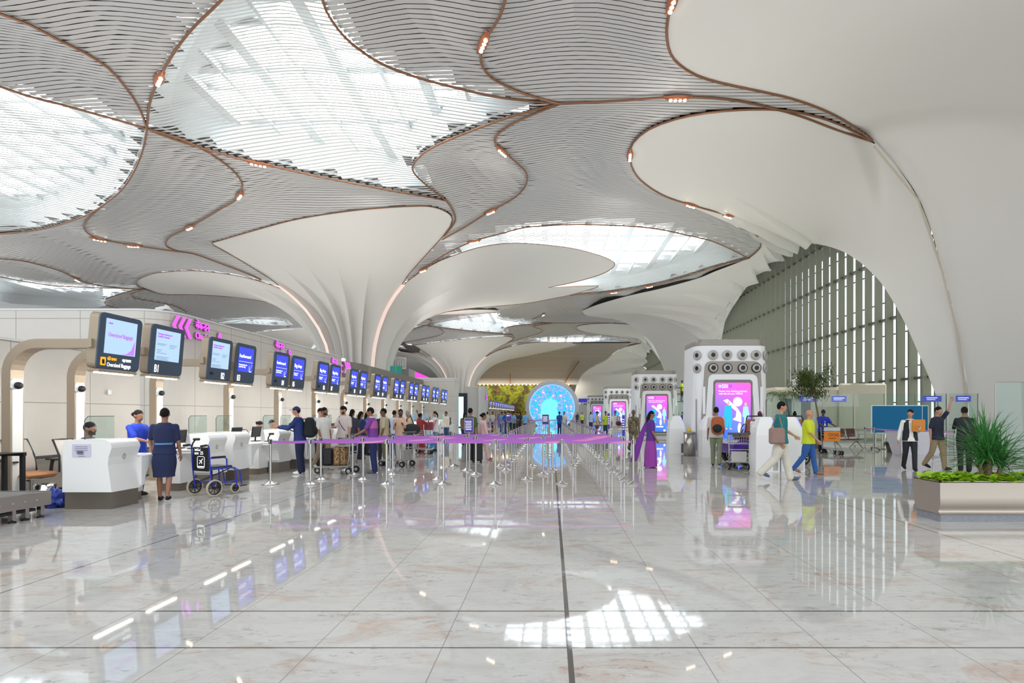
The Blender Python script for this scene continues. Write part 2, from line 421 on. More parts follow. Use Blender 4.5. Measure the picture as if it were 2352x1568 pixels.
# backing over the grey panels
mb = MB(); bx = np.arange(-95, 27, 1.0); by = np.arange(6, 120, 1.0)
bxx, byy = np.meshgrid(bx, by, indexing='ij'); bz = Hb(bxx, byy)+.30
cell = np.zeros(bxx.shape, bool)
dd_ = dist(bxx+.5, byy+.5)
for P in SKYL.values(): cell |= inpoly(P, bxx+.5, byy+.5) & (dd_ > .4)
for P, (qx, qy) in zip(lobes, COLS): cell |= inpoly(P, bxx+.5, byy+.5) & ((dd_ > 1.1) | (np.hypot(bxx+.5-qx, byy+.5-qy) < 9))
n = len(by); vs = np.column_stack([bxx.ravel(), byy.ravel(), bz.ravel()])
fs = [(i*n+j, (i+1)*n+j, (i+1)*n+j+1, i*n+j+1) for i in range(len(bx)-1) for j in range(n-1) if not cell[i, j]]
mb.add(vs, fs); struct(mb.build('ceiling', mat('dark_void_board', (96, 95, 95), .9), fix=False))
# skylights: white slats below, white shaft, glazed panes with mullions
GLAZE = mat('roof_glazing', (240, 246, 250), .3, emit=(236, 245, 252), es=SKY)
SHAFT = mat('skylight_shaft', (204, 208, 208), .6)
MULL = mat('skylight_mullion', (186, 188, 188), .5)
for k, P in SKYL.items():
    sum_ = [0]
    x0, x1, y0, y1 = ceil_bb(P)
    far = y0 > 60
    def ins(x, y, P=P):
        q = inpoly(P, x, y)
        for L_ in lobes+RIGHT_MASK: q &= ~inpoly(L_, x, y)
        return q
    win = struct(slats(.215 if not far else .30, .42, y0, y1, ins, 1.3, 'window_%d' % k, SLATW))
    c = P.mean(0) if k != 3 else np.array([4.0, 48.5]); c = c if k != 7 else np.array([4.0, 103.5])
    if k == 1: c = np.array([-10.0, 28.0])
    if k == 6: c = np.array([-10.0, 83.0])
    mb = MB(); n = len(P); top = 16.9
    A_ = [(p[0], p[1], H(p[0], p[1])+.25) for p in P]; sc_ = .90
    B_ = [(c[0]+(p[0]-c[0])*sc_, c[1]+(p[1]-c[1])*sc_, top-.6) for p in P]
    sc2 = .74
    C_ = [(c[0]+(p[0]-c[0])*sc2, c[1]+(p[1]-c[1])*sc2, top) for p in P]
    mb.add(A_+B_, [(i, (i+1) % n, n+(i+1) % n, n+i) for i in range(n)], 0, True)
    mb.add(B_+C_, [(i, (i+1) % n, n+(i+1) % n, n+i) for i in range(n)], 0, True)
    mb.build('shaft', SHAFT, win, fix=False)
    Q = np.array([(q[0], q[1]) for q in C_])
    gl = MB(); step = .5
    qx0, qx1, qy0, qy1 = ceil_bb(Q); vs, fs = [], []
    ys = np.arange(qy0, qy1, step)
    for y in ys:
        xs = np.arange(qx0, qx1+.1, .1); kk = inpoly(Q, xs, y+step/2)
        ed = np.nonzero(np.diff(np.concatenate([[0], kk.astype(int), [0]])))[0]
        for a, b in zip(ed[::2], ed[1::2]):
            xa, xb = xs[a], xs[min(b, len(xs)-1)]
            gl.quad((xa, y, top+.02), (xb, y, top+.02), (xb, y+step, top+.02), (xa, y+step, top+.02))
    gl.build('glass_pane', GLAZE, win, fix=False)
    mu = MB()
    for i, x in enumerate(np.arange(qx0+.5, qx1, 1.75)): mu.box((x, (qy0+qy1)/2, top-.35), (.16 if i % 2 else .5, qy1-qy0, .28))
    for i, y in enumerate(np.arange(qy0+.5, qy1, 1.35)): mu.box(((qx0+qx1)/2, y, top-.2), (qx1-qx0, .12 if i % 3 else .42, .22))
    mu.build('mullion', MULL, win)
# bronze trims
for i, P in enumerate(trims):
    keep = [q for q in P if not (q[1] > 119 or q[0] > 17.5)]
    if i == TRIMS.index('C12b') or i == len(TRIMS)+FAR.index('C12b'): keep = [q for q in keep if not any(inpoly(L_, np.array([q[0]]), q[1])[0] for L_ in lobes)]
    if len(keep) < 3: continue
    mb = MB(); r = .05 if P[:, 1].min() < 60 else .04
    mb.tube([(q[0], q[1], float(H(q[0], q[1]))-.03) for q in keep], r, 6)
    struct(mb.build('trim_%d' % (i+1), BRONZE))

for i, P in enumerate(lobes[:2]):
    mb = MB(); (qx, qy) = COLS[i]; Q = P[np.hypot(P[:, 0]-qx, P[:, 1]-qy) > 6]
    mb.tube([(q[0], q[1], float(H(q[0], q[1]))-.02) for q in P], .035, 5); struct(mb.build('trim_%d' % (50+i), BRONZE))
# ---------------------------------------------------------------- white columns
LED_P = mat('pink_led_cove', (240, 214, 204), .5, emit=(255, 226, 216), es=.32)
def column(cx, cy, lod=1.0):
    nb = int(720*lod); mb = MB(); P = []
    for i in range(nb):
        deg = -180+360.0*i/nb; R = max(float(lobeR(deg)), 4.0)
        rows = []
        # ribs: overlapping folds, crisp on one side, that fade out towards the ceiling
        ph = (deg/17.0+.5*math.sin(deg*.05)) % 1.0; saw = (1-ph)**1.0
        for j in range(42):
            s = j/41.0; rho = 2.7+(R-2.7)*s**2.2
            z = float(prof(rho)); fade = max(0.0, 1-max(0, rho-3.0)/7.5)**1.2
            dr = -1.05*saw*fade*(.55+min(1, max(0, rho-2.7)/2.5))
            rr = rho+dr if s < .985 else rho
            a = math.radians(deg); rows.append((cx+rr*math.sin(a), cy-rr*math.cos(a), max(z, 0.0)))
        P.append(rows)
    mb.grid(P, close=True)
    o = struct(mb.build('column', W_GRC, fix=False))
    for nd in NOTCH+[180-NOTCH[0], 180-NOTCH[1]]:
        mb = MB(); a = math.radians(nd); R = float(lobeR(nd)); L_ = []; R_ = []
        rhos = np.linspace(2.72, R+.3, 30)
        for q in rhos:
            for lst, sgn in ((L_, -1), (R_, 1)):
                rad = q-.02; off = .17*sgn
                lst.append((cx+rad*math.sin(a)+off*math.cos(a), cy-rad*math.cos(a)+off*math.sin(a), max(0.02, float(prof(q))-.12)))
        mb.grid([L_, R_]); mb.build('led_cove', LED_P, o, fix=False)
    return o
column(*COLS[0]); column(*COLS[1], lod=.7); column(*COLS[2], lod=.6)

# ---------------------------------------------------------------- right-hand vaults with the arched glazing
def resample(K, n):
    K = np.array(K, float); t = np.linspace(0, 1, len(K)); u = np.linspace(0, 1, n)
    S = np.vstack([2*K[0]-K[1], K, 2*K[-1]-K[-2]]); out = []
    for q in u:
        g = q*(len(K)-1); i = min(int(g), len(K)-2); f = g-i
        p0, p1, p2, p3 = S[i], S[i+1], S[i+2], S[i+3]
        out.append(.5*((2*p1)+(-p0+p2)*f+(2*p0-5*p1+4*p2-p3)*f*f+(-p0+3*p1-3*p2+p3)*f**3))
    return np.array(out)
def vault(name, pairs, n=200, m=36, rib=None, amp=.5):
    """lofted shell from the ceiling edge (first of each pair) to the wall edge; ribs are folds pushed along the shell's own normal"""
    O = resample([p[0] for p in pairs], n)[:, None, :]; I = resample([p[1] for p in pairs], n)[:, None, :]
    a = np.linspace(0, PI/2, m)[None, :]; hv = np.stack([np.sin(a), np.sin(a), 1-np.cos(a)], -1)
    P = O+(I-O)*hv
    if rib:
        k, s0, tr = rib; t = np.linspace(0, 1, n)[:, None]; s = np.linspace(0, 1, m)[None, :]
        N = np.cross(np.gradient(P, axis=0), np.gradient(P, axis=1)); N /= np.linalg.norm(N, axis=-1, keepdims=True)+1e-9
        N *= np.sign((N*np.array([-1, -.6, -1.0])).sum(-1, keepdims=True))
        g = (t*k+.12*np.sin(3*s)) % 1.0
        w = np.clip((s-s0)/(1-s0)/.45, 0, 1)*np.clip((1-s)/.05, 0, 1)*np.clip(np.minimum((t-tr[0])/.05, (tr[1]-t)/.03), 0, 1)
        P = P+N*(amp*(1-g)*w)[..., None]
    mb = MB(); mb.grid([[tuple(q) for q in row] for row in P]); return struct(mb.build(name, W_GRC, fix=False))
c3 = lambda px, py, Z=15.0: (lambda Y: np.array([(px-CX)*Y/F, Y, Z]))(F*(Z-CH)/(CY-py))
cd = lambda px, py, Y: np.array(at(px, py, Y))
ar = lambda px, py: np.array(at(px, py, 20.0*F/(px-CX)))       # on the facade plane x = 20
ARCH = [(2172,1010),(2160,940),(2150,915),(2130,860),(2105,800),(2080,745),(2050,690),(2020,645),(1985,610),(1945,582),(1900,565),(1855,558),(1830,562),(1800,575),(1775,592),(1750,615),(1725,645),(1700,680),(1680,710),(1665,740),(1657,780),(1652,850),(1650,977)]
ARCH3 = [ar(*p) for p in ARCH]
A_base = np.array([20.0, 26.4, 0.0])
BAY = [
 ((21.5,27,0), A_base), ((21.5,27,2.5), ar(2160,940)), ((21.0,27,5.6), ar(2135,870)), ((20.2,27,8.9), ar(2105,800)), ((18.6,26.5,12.4), ar(2080,745)),
 (c3(2010,325,14.9), ar(2050,690)), (c3(1930,285), ar(2020,645)), (c3(1860,262), ar(1985,610)), (c3(1790,250), ar(1965,595)), (c3(1700,250), ar(1945,582)),
 (c3(1620,258), ar(1922,572)), (c3(1550,272), ar(1900,565)), (c3(1490,295), ar(1880,561)), (c3(1455,325), ar(1868,559)), (c3(1447,355), ar(1855,558)), (c3(1455,390), ar(1842,560)),
 (c3(1480,420), ar(1830,562)), (c3(1530,450), ar(1822,565)), (c3(1600,473), ar(1812,569)), (c3(1660,490), ar(1800,575)), (c3(1700,505), ar(1790,581)), (c3(1735,535), ar(1775,592)), (c3(1748,560), ar(1760,605)),
 (c3(1740,575), ar(1750,615)), (c3(1720,592), ar(1737,630)), (c3(1690,605), ar(1725,645)), (c3(1645,622), ar(1712,663)), (c3(1600,640), ar(1700,680)), (c3(1520,662), ar(1690,695)), (c3(1440,680), ar(1680,710)), (c3(1380,697), ar(1672,725)),
 (c3(1345,710), ar(1665,740)), (c3(1338,715), ar(1661,760)), (cd(1350,725,71.0), ar(1657,780)), (cd(1380,729,73.2), ar(1655,805)), (cd(1410,733,74.6), ar(1653,830)), (cd(1450,748,77.0), ar(1652,850)),
 (cd(1490,780,79.5), ar(1651,880)), (cd(1505,800,80.0), ar(1651,900)), (cd(1525,850,80.4), ar(1650,930)), (cd(1545,900,80.6), ar(1650,950)), (cd(1550,950,80.6), ar(1650,965)), (np.array([19.2,80.6,0.0]), np.array([20.0,62.5,0.0])),
]
vault('wall_right', BAY, 420, 40, rib=(19, .25, (.28, .88)), amp=.8)
# near vault over the viewer's right shoulder
NEAR = [((9,-2,15), (25,-14,15)), ((6.5,6,15), (25,-6,14.2)), ((4.6,12,15), (25,-2,13)), (c3(1545,0), (25,0,11.5)), (c3(1533,50), (25,1.5,10)), (c3(1532,85), (25,3,8.5)), (c3(1540,120), (25,4,7)), (c3(1560,145), (25,4.8,5.5)), (c3(1600,170), (25,5.4,4)),
 (c3(1660,190), (25,6,2)), (c3(1750,208), (25,7,0)), (c3(1820,225), (25,9.5,0)), (c3(1890,250), (24.8,12,0)), (c3(1950,282), (24.4,15,0)), (c3(2010,325,14.95), (24,18,0)), ((18.62,26.48,12.45), (23.5,21,0)), ((20.22,26.98,8.95), (23,23,0)), ((21.02,26.98,5.6), (22.6,25,0)), ((21.52,26.98,2.5), (22,26.4,0)), ((21.52,26.98,0), (21.6,26.9,0))]
vault('wall_right', NEAR, 200, 40)
sh = np.array([0, 55.0, 0])
FARV = [(np.array([18.6,80.7,0]), np.array([20,81.4,0])), (np.array([17.6,80.5,8.0]), ar(2105,800)+sh), (np.array([14.4,79.6,12.5]), ar(2050,690)+sh)]+[(np.array(o)+sh, np.array(i)+sh) for o, i in BAY[6:26]]+[
 (np.array([14.4,104,14.64]), ar(1712,663)+sh), (np.array([13.0,108,14.0]), ar(1700,680)+sh), (np.array([11.6,112,12.85]), ar(1690,700)+sh), (np.array([8.4,115,11.35]), ar(1680,720)+sh), (np.array([6.3,117,9.25]), ar(1672,745)+sh),
 (np.array([5.3,118,6.3]), ar(1664,790)+sh), (np.array([5.0,118.4,3.2]), ar(1657,860)+sh), (np.array([4.9,118.5,0]), np.array([20,117.5,0]))]
vault('wall_right', FARV, 300, 36, rib=(18, .05, (.60, .995)), amp=1.1)
# seam light line of the near pier
mb = MB(); mb.tube([(16.0,25.9,14.75),(18.5,26.35,12.3),(20.1,26.85,8.8),(20.9,26.85,5.6),(21.38,26.85,2.5),(21.38,26.85,0.0)], .05, 6)
struct(mb.build('trim_60', mat('seam_beige', (206, 196, 180), .5)))
# far end: slatted soffit curving down to the green wall, end wall
def sx1(y): return float(np.interp(y, [99, 104, 108, 112, 115, 117, 118], [15.5, 14.6, 13.2, 11.8, 8.6, 6.5, 5.5]))
mb = MB()
for i in range(46):
    t0, t1 = i/46.0, (i+.72)/46.0
    def sp_(t): a = t*PI/2; return (99+18.3*math.sin(a), 14.9-6.9*(1-math.cos(a)))
    (ya, za), (yb, zb) = sp_(t0), sp_(t1)
    mb.quad((-20, ya, za), (sx1(ya), ya, za), (sx1(yb), yb, zb), (-20, yb, zb))
struct(mb.build('ceiling', mat('bronze_slat_metal', (186, 176, 164), .4, .15), fix=False))
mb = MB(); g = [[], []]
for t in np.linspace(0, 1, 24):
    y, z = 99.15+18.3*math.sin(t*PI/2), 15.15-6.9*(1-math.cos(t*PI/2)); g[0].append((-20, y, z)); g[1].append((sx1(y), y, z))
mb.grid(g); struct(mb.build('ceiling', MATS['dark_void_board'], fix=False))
for px_ in ((1120,820,1172,842,1172,884), (1330,830,1308,860,1295,884)):
    a, b, c = at(px_[0], px_[1], 112), at(px_[2], px_[3], 115.6), at(px_[4], px_[5], 117.1)
    mb = MB(); mb.tube([a, b, c], .12, 6); struct(mb.build('trim_61', BRONZE))
mb = MB(); mb.box((-40, 122, 7.5), (150, .4, 15.6)); struct(mb.build('wall_back', mat('grey_end_wall', (150, 146, 140), .7, var=.04)))
# ---------------------------------------------------------------- arched glazing on the right (fins, transoms, panes)
FIN = mat('grey_green_fin', (132, 133, 117), .45, .05)
FIN2 = mat('dark_transom', (96, 96, 88), .4, .4)
def arch_window(idx, y0, y1, off, step=1.06):
    ay = np.array([a[1] for a in ARCH3]); az = np.array([a[2] for a in ARCH3])
    o_ = np.argsort(ay); ay, az = ay[o_]+off, az[o_]
    top = lambda y: 16.4
    gl = MB(); ys = np.linspace(y0, y1, 40)
    for a, b in zip(ys[:-1], ys[1:]): gl.quad((21.6, a, 0), (21.6, b, 0), (21.6, b, top(b)+2.5), (21.6, a, top(a)+2.5))
    w = struct(gl.build('window_%d' % idx, glass_mat('facade_glass', (226, 234, 232)), fix=False))
    fb = MB(); tb = MB(); fr = MB()
    for y in np.arange(y0+.5, y1, step):
        h = top(y)+.9
        fb.box((20.75, y, h/2), (.42, .10, h))
        fr.box((21.2, y, h/2), (.1, .05, h))
        for zt in np.arange(2.2, h, 2.1): tb.box((21.05, y, zt), (.07, .2, .07))
    for zt in (3.55, 7.35, 11.2, 14.3):
        yy = [y for y in ys if top(y) > zt-.6]
        if len(yy) > 1: tb.box((20.9, (yy[0]+yy[-1])/2, zt), (.34, yy[-1]-yy[0], .13))
    fb.build('fin', FIN, w); fr.build('mullion', FIN2, w); tb.build('transom', FIN2, w)
arch_window(9, 27.3, 68.0, 0.0)
arch_window(10, 80.9, 119.5, 55.0, 1.3)

# ---------------------------------------------------------------- check-in island walls, left
def stone():
    m = mat('grey_stone_panel', (212, 207, 199), .42, var=.05, scale=2.2); nt = m.node_tree; b = nt.nodes['Principled BSDF']
    src = b.inputs['Base Color'].links[0].from_socket; N = nt.nodes.new
    tc = N('ShaderNodeTexCoord'); sp = N('ShaderNodeSeparateXYZ'); nt.links.new(tc.outputs['Object'], sp.inputs[0])
    add = N('ShaderNodeMath'); add.operation = 'ADD'; nt.links.new(sp.outputs[0], add.inputs[0]); nt.links.new(sp.outputs[1], add.inputs[1])
    last = src
    for sock, off, pitch in ((add.outputs[0], .35, 1.75), (sp.outputs[2], .62, 1.18)):
        a = N('ShaderNodeMath'); a.operation = 'ADD'; a.inputs[1].default_value = off; nt.links.new(sock, a.inputs[0])
        p = N('ShaderNodeMath'); p.operation = 'PINGPONG'; p.inputs[1].default_value = pitch/2; nt.links.new(a.outputs[0], p.inputs[0])
        l = N('ShaderNodeMath'); l.operation = 'LESS_THAN'; l.inputs[1].default_value = .008; nt.links.new(p.outputs[0], l.inputs[0])
        x = N('ShaderNodeMix'); x.data_type = 'RGBA'; nt.links.new(l.outputs[0], x.inputs[0]); nt.links.new(last, x.inputs[6]); x.inputs[7].default_value = (*srgb((150, 144, 136)), 1)
        last = x.outputs[2]
    nt.links.new(last, b.inputs['Base Color']); return m
STONE = stone()
CAPM = mat('white_wall_cap', (226, 226, 224), .5)
def plan_wall(name, pts, z1, th=.25, m=None, z0=0.0, cap=True):
    """wall following plan points (left side = front face)"""
    pts = [Vector((p[0], p[1], 0)) for p in pts]; L_, R_ = [], []
    for i, p in enumerate(pts):
        t = (pts[min(i+1, len(pts)-1)]-pts[max(i-1, 0)]).normalized(); nrm = Vector((t.y, -t.x, 0))
        L_.append(p); R_.append(p-nrm*th)
    mb = MB(); n = len(pts)
    P = [[(a.x, a.y, z0), (a.x, a.y, z1), (b.x, b.y, z1), (b.x, b.y, z0)] for a, b in zip(L_, R_)]
    mb.grid(P, smooth=False); mb.add(P[0], [(0,1,2,3)]); mb.add(P[-1], [(3,2,1,0)])
    w = struct(mb.build(name, m or STONE))
    if cap:
        mb = MB(); Q = []
        for i, p in enumerate(pts):
            t = (pts[min(i+1, len(pts)-1)]-pts[max(i-1, 0)]).normalized(); nrm = Vector((t.y, -t.x, 0))
            a, b = p+nrm*.015, p-nrm*(th+.015); Q.append([(a.x, a.y, z1), (a.x, a.y, z1+.05), (b.x, b.y, z1+.05), (b.x, b.y, z1)])
        mb.grid(Q, smooth=False); mb.add(Q[0], [(0,1,2,3)]); mb.add(Q[-1], [(3,2,1,0)]); mb.build('cap', CAPM, w)
    return w
def arc(cx, cy, r, a0, a1, n=8): return [(cx+r*math.cos(math.radians(a0+(a1-a0)*k/n)), cy+r*math.sin(math.radians(a0+(a1-a0)*k/n))) for k in range(n+1)]
WX = -10.5
# low wall near the viewer, high wall behind it with a rounded corner, far return wall
plan_wall('wall_left', [(WX, 3.0), (WX, 13.35)], 2.93)
plan_wall('wall_left', [(-32, 14.2), (WX-.8, 14.2)]+arc(WX-.8, 15.0, .8, -90, 0)+[(WX, 26.2)], 4.32)
plan_wall('wall_left', [(WX+.02, 26.2), (WX+.02, 41.6)], 3.35, cap=False)
plan_wall('wall_left', [(-15.5, 42.0), (-7.75, 42.0)]+[(-7.7, 42.3), (-7.7, 43.5)], 4.35)
TAUPE = mat('taupe_fascia', (132, 126, 118), .5, .2)
f_ = plan_wall('trim_70', [(-14.5, 26.4), (WX-1.2, 26.4)]+arc(WX-1.2, 27.9, 1.5, -90, 0)+[(WX+.3, 41.7)], 4.2, .4, TAUPE, 3.35, cap=False)
mb = MB(); mb.box((-14, 34, 4.15), (7, 15, .08)); mb.build('top_board', TAUPE, f_)
# second island behind
plan_wall('wall_left', [(-9.6, 58.0), (-7.6, 58.0)]+arc(-8.1, 58.6, .6, -80, 0, 5)+[(-7.5, 62.0)], 4.5, m=mat('pale_panel', (214, 213, 210), .5))
plan_wall('wall_left', [(-12.5, 62.0), (-12.5, 112.0)], 4.0)
dm = MB(); dm.box((-9.85, 57.9, 1.9), (1.1, .12, 3.8), 0)
d_ = struct(dm.build('door_1', mat('dark_door_frame', (28, 48, 60), .4)))
dm = MB(); dm.box((-10.02, 57.82, 1.75), (.62, .03, 3.3)); dm.build('lit_pane', mat('lit_door_pane', (200, 235, 240), .2, emit=(186, 226, 226), es=1.1), d_)
# steel kick plate and baggage belt bed along the wall
mb = MB(); mb.box((WX+.42, 22.5, .32), (.6, 38, .56)); mb.box((WX+.42, 22.5, .62), (.7, 38.2, .05))
belt = mb.build('baggage_conveyor', mat('belt_steel', (150, 146, 140), .35, .8))
tag(belt, 'long steel baggage conveyor bed running along the stone wall behind the desks', 'conveyor')
mb = MB(); mb.box((WX+.42, 22.5, .65), (.5, 38, .02)); mb.build('belt', RUBBER, belt)

# ---------------------------------------------------------------- far centre: planted wall, bulbs, round screen, blue fascia
gm = bpy.data.materials.new('living_plants'); gm.use_nodes = True; nt = gm.node_tree; b = nt.nodes['Principled BSDF']
tc = nt.nodes.new('ShaderNodeTexCoord'); n1 = nt.nodes.new('ShaderNodeTexNoise'); n1.inputs['Scale'].default_value = .42; n1.inputs['Detail'].default_value = 9; n1.inputs['Roughness'].default_value = .68; n1.inputs['Distortion'].default_value = .3
rp = nt.nodes.new('ShaderNodeValToRGB'); e = rp.color_ramp.elements; e.new(.4); e.new(.5); e.new(.6); e.new(.7)
for i, (p, c) in enumerate(((.34, (44, 50, 26)), (.43, (92, 96, 26)), (.49, (168, 164, 30)), (.54, (128, 138, 34)), (.60, (56, 58, 30)), (.68, (160, 98, 66)))): e[i].position = p; e[i].color = (*srgb(c), 1)
nt.links.new(tc.outputs['Object'], n1.inputs['Vector']); nt.links.new(n1.outputs['Fac'], rp.inputs[0]); nt.links.new(rp.outputs[0], b.inputs['Base Color']); b.inputs['Roughness'].default_value = .7
nt.links.new(rp.outputs[0], b.inputs['Emission Color']); b.inputs['Emission Strength'].default_value = 0.0
rng = random.Random(3); mb = MB()
mb.quad((-18.5, 117.9, 0), (4.5, 117.9, 0), (4.5, 117.9, 8.05), (-18.5, 117.9, 8.05))
for i in range(9000):
    x, z = rng.uniform(-18.4, 4.4), rng.uniform(.1, 8.0); s = rng.uniform(.09, .2); a = rng.uniform(0, 2*PI)
    d = Vector((math.cos(a), rng.uniform(-1.2, -.2), math.sin(a)-.4)).normalized()*s; w = d.orthogonal().normalized()*s*.45
    p = Vector((x, 117.8-rng.uniform(0, .18), z)); mb.add([p, p+d*.5+w, p+d, p+d*.5-w], [(0,1,2,3)])
gw = mb.build('plant_wall', gm, fix=False); tag(gw, 'vertical garden wall of yellow and green plants at the far end of the hall', 'plant wall', kind='stuff')
pl = bpy.data.lights.new('plant_wall_light', 'AREA'); pl.shape = 'RECTANGLE'; pl.size = 24; pl.size_y = 1.0; pl.energy = 700; pl.color = (1, .93, .8)
plo = bpy.data.objects.new('plant_wall_light', pl); COL.objects.link(plo); plo.location = (-6, 115.0, 8.1); plo.rotation_euler = (math.radians(35), 0, 0)
for i in range(26):
    m_ = MB(); m_.ball((0, 0, 0), .13, 8)
    o = m_.build('bulb', WARM) if i == 0 else None
    if i == 0: bulb0 = o
    else: o = bulb0.copy(); COL.objects.link(o)
    o.location = (-17.6+i*.86, 116.6, 8.0)
    tag(o, f'small bright bulb above the plant wall, {ORD[i]} from the left in the lamp row', 'lamp', 'bulbs in a row above the plant wall')
bar = MB(); bar.box((-6.8, 116.8, 8.16), (24, .12, .12)); tag(bar.build('lamp_rail', BRONZE), 'thin bronze rail carrying bulbs above the plant wall', 'lamp rail')
# round screen
SY = 66.0; c = at(1268, 935, SY); s = SY/F
ring = thing('round_screen', (c.x, SY, 0), 0, 'giant round glowing cyan screen in a thick pale ring at the hall centre', 'screen')
def half_disc(r0, r1, y0, y1, zc):
    """ring standing on the floor, cut off at floor level"""
    P = []; a0 = math.asin(min(1, zc/r1)); lo = -a0
    for k in range(73):
        a = lo+(PI-2*lo)*k/72
        def pt(r, y): z = zc+r*math.sin(a); return (r*math.cos(a), y, max(z, 0.0))
        P.append([pt(r0, y0), pt(r1*.98, y0), pt(r1, y0+.1), pt(r1, y1), pt(r0, y1), pt(r0, y0)])
    return P
m_ = MB(); m_.grid(half_disc(52.5*s, 61.5*s, -.3, .7, c.z)); m_.build('ring', mat('pale_ring', (196, 196, 200), .4), ring)
m_ = MB(); m_.grid(half_disc(50.0*s, 53*s, -.1, .3, c.z)); m_.build('light_band', mat('blue_light_band', (120, 170, 255), .4, emit=(120, 176, 255), es=1.0), ring)
sm = bpy.data.materials.new('screen_picture'); sm.use_nodes = True; nt = sm.node_tree; b = nt.nodes['Principled BSDF']; b.inputs['Base Color'].default_value = (0, 0, 0, 1); b.inputs['Roughness'].default_value = .3
tc = nt.nodes.new('ShaderNodeTexCoord'); L = nt.links.new
def nz_(sc, det, dist, off=0):
    mp = nt.nodes.new('ShaderNodeMapping'); mp.inputs['Location'].default_value = (off, 0, off); L(tc.outputs['Object'], mp.inputs[0])
    n = nt.nodes.new('ShaderNodeTexNoise'); n.inputs['Scale'].default_value = sc; n.inputs['Detail'].default_value = det; n.inputs['Distortion'].default_value = dist; L(mp.outputs[0], n.inputs['Vector']); return n
r1 = nt.nodes.new('ShaderNodeValToRGB'); e = r1.color_ramp.elements
cl = ((.40, (30, 200, 245)), (.47, (20, 150, 220)), (.52, (150, 190, 240)), (.58, (110, 130, 190)), (.66, (235, 225, 245)))
while len(e) < len(cl): e.new(.5)
for i, (p, q) in enumerate(cl): e[i].position = p; e[i].color = (*srgb(q), 1)
L(nz_(2.3, 12, .25).outputs['Fac'], r1.inputs[0])
sp = nt.nodes.new('ShaderNodeSeparateXYZ'); L(tc.outputs['Object'], sp.inputs[0])
# open water: a pale lagoon in the lower middle
vm = nt.nodes.new('ShaderNodeVectorMath'); vm.operation = 'DISTANCE'; vm.inputs[1].default_value = (.55, 0, 1.7)
ms = nt.nodes.new('ShaderNodeMapping'); ms.inputs['Scale'].default_value = (.9, 0, .62); ms.inputs['Rotation'].default_value = (0, .45, 0); L(tc.outputs['Object'], ms.inputs[0]); L(ms.outputs[0], vm.inputs[0])
vm.inputs[1].default_value = (.25, 0, 1.25)
ad = nt.nodes.new('ShaderNodeMath'); ad.operation = 'MULTIPLY_ADD'; ad.inputs[1].default_value = 1.1; L(nz_(1.1, 6, .5, 3.0).outputs['Fac'], ad.inputs[0]); L(vm.outputs['Value'], ad.inputs[2])
lt = nt.nodes.new('ShaderNodeValToRGB'); lt.color_ramp.elements[0].position = .52; lt.color_ramp.elements[1].position = .60
dv = nt.nodes.new('ShaderNodeMath'); dv.operation = 'DIVIDE'; dv.inputs[1].default_value = 2.7; L(ad.outputs[0], dv.inputs[0]); L(dv.outputs[0], lt.inputs[0])
mx = nt.nodes.new('ShaderNodeMix'); mx.data_type = 'RGBA'; L(lt.outputs[0], mx.inputs[0]); mx.inputs[6].default_value = (*srgb((110, 245, 250)), 1); L(r1.outputs[0], mx.inputs[7])
L(mx.outputs[2], b.inputs['Emission Color']); b.inputs['Emission Strength'].default_value = 1.0
m_ = MB(); pts = []
lo = -math.asin(min(1, c.z/(50.5*s)))
for k in range(65):
    a = lo+(PI-2*lo)*k/64; pts.append((50.5*s*math.cos(a), 0, max(0, c.z+50.5*s*math.sin(a))))
m_.add(pts, [list(range(65))]); m_.build('display', sm, ring)
a, b_ = at(1329, 925, 88), at(1384, 915, 88)
m_ = MB(); m_.box(((a.x+b_.x)/2, 88, (a.z+b_.z)/2+.05), (b_.x-a.x, .3, .62)); bs = m_.build('fascia_sign', mat('blue_fascia', (58, 50, 190), .4, emit=(50, 44, 190), es=.35))
tag(bs, 'long plain blue fascia board high beside the round screen', 'sign')
m_ = MB(); m_.box(((a.x+b_.x)/2, 88.4, (a.z-.3)/2), (b_.x-a.x+1, .3, a.z-.3)); struct(m_.build('wall_back', mat('far_partition', (206, 202, 198), .5)))

# unseen fill lamps added behind the island walls, aimed up to brighten the ceiling
def upward_fill(name, loc, sx, sy, e, col=(1, .965, .92)):
    l = bpy.data.lights.new(name, 'AREA'); l.shape = 'RECTANGLE'; l.size = sx; l.size_y = sy; l.energy = e; l.color = col
    o = bpy.data.objects.new(name, l); COL.objects.link(o); o.location = loc; o.rotation_euler = (PI, 0, 0); return o
upward_fill('island_fill', (-15.0, 20.5, 3.9), 6, 10, 380)
upward_fill('island_fill', (-13.6, 34.0, 4.25), 4, 13, 420)
upward_fill('island_fill', (-10.5, 62.0, 4.1), 3, 6, 700)
for q in ((-28, 46, 300), (-32, 78, 700), (-46, 34, 900), (-14, 92, 380)): upward_fill('gallery_fill', (q[0], q[1], 4.0), 8, 14, q[2])  # more added fill, out of view behind the walls, lifting the far ceiling
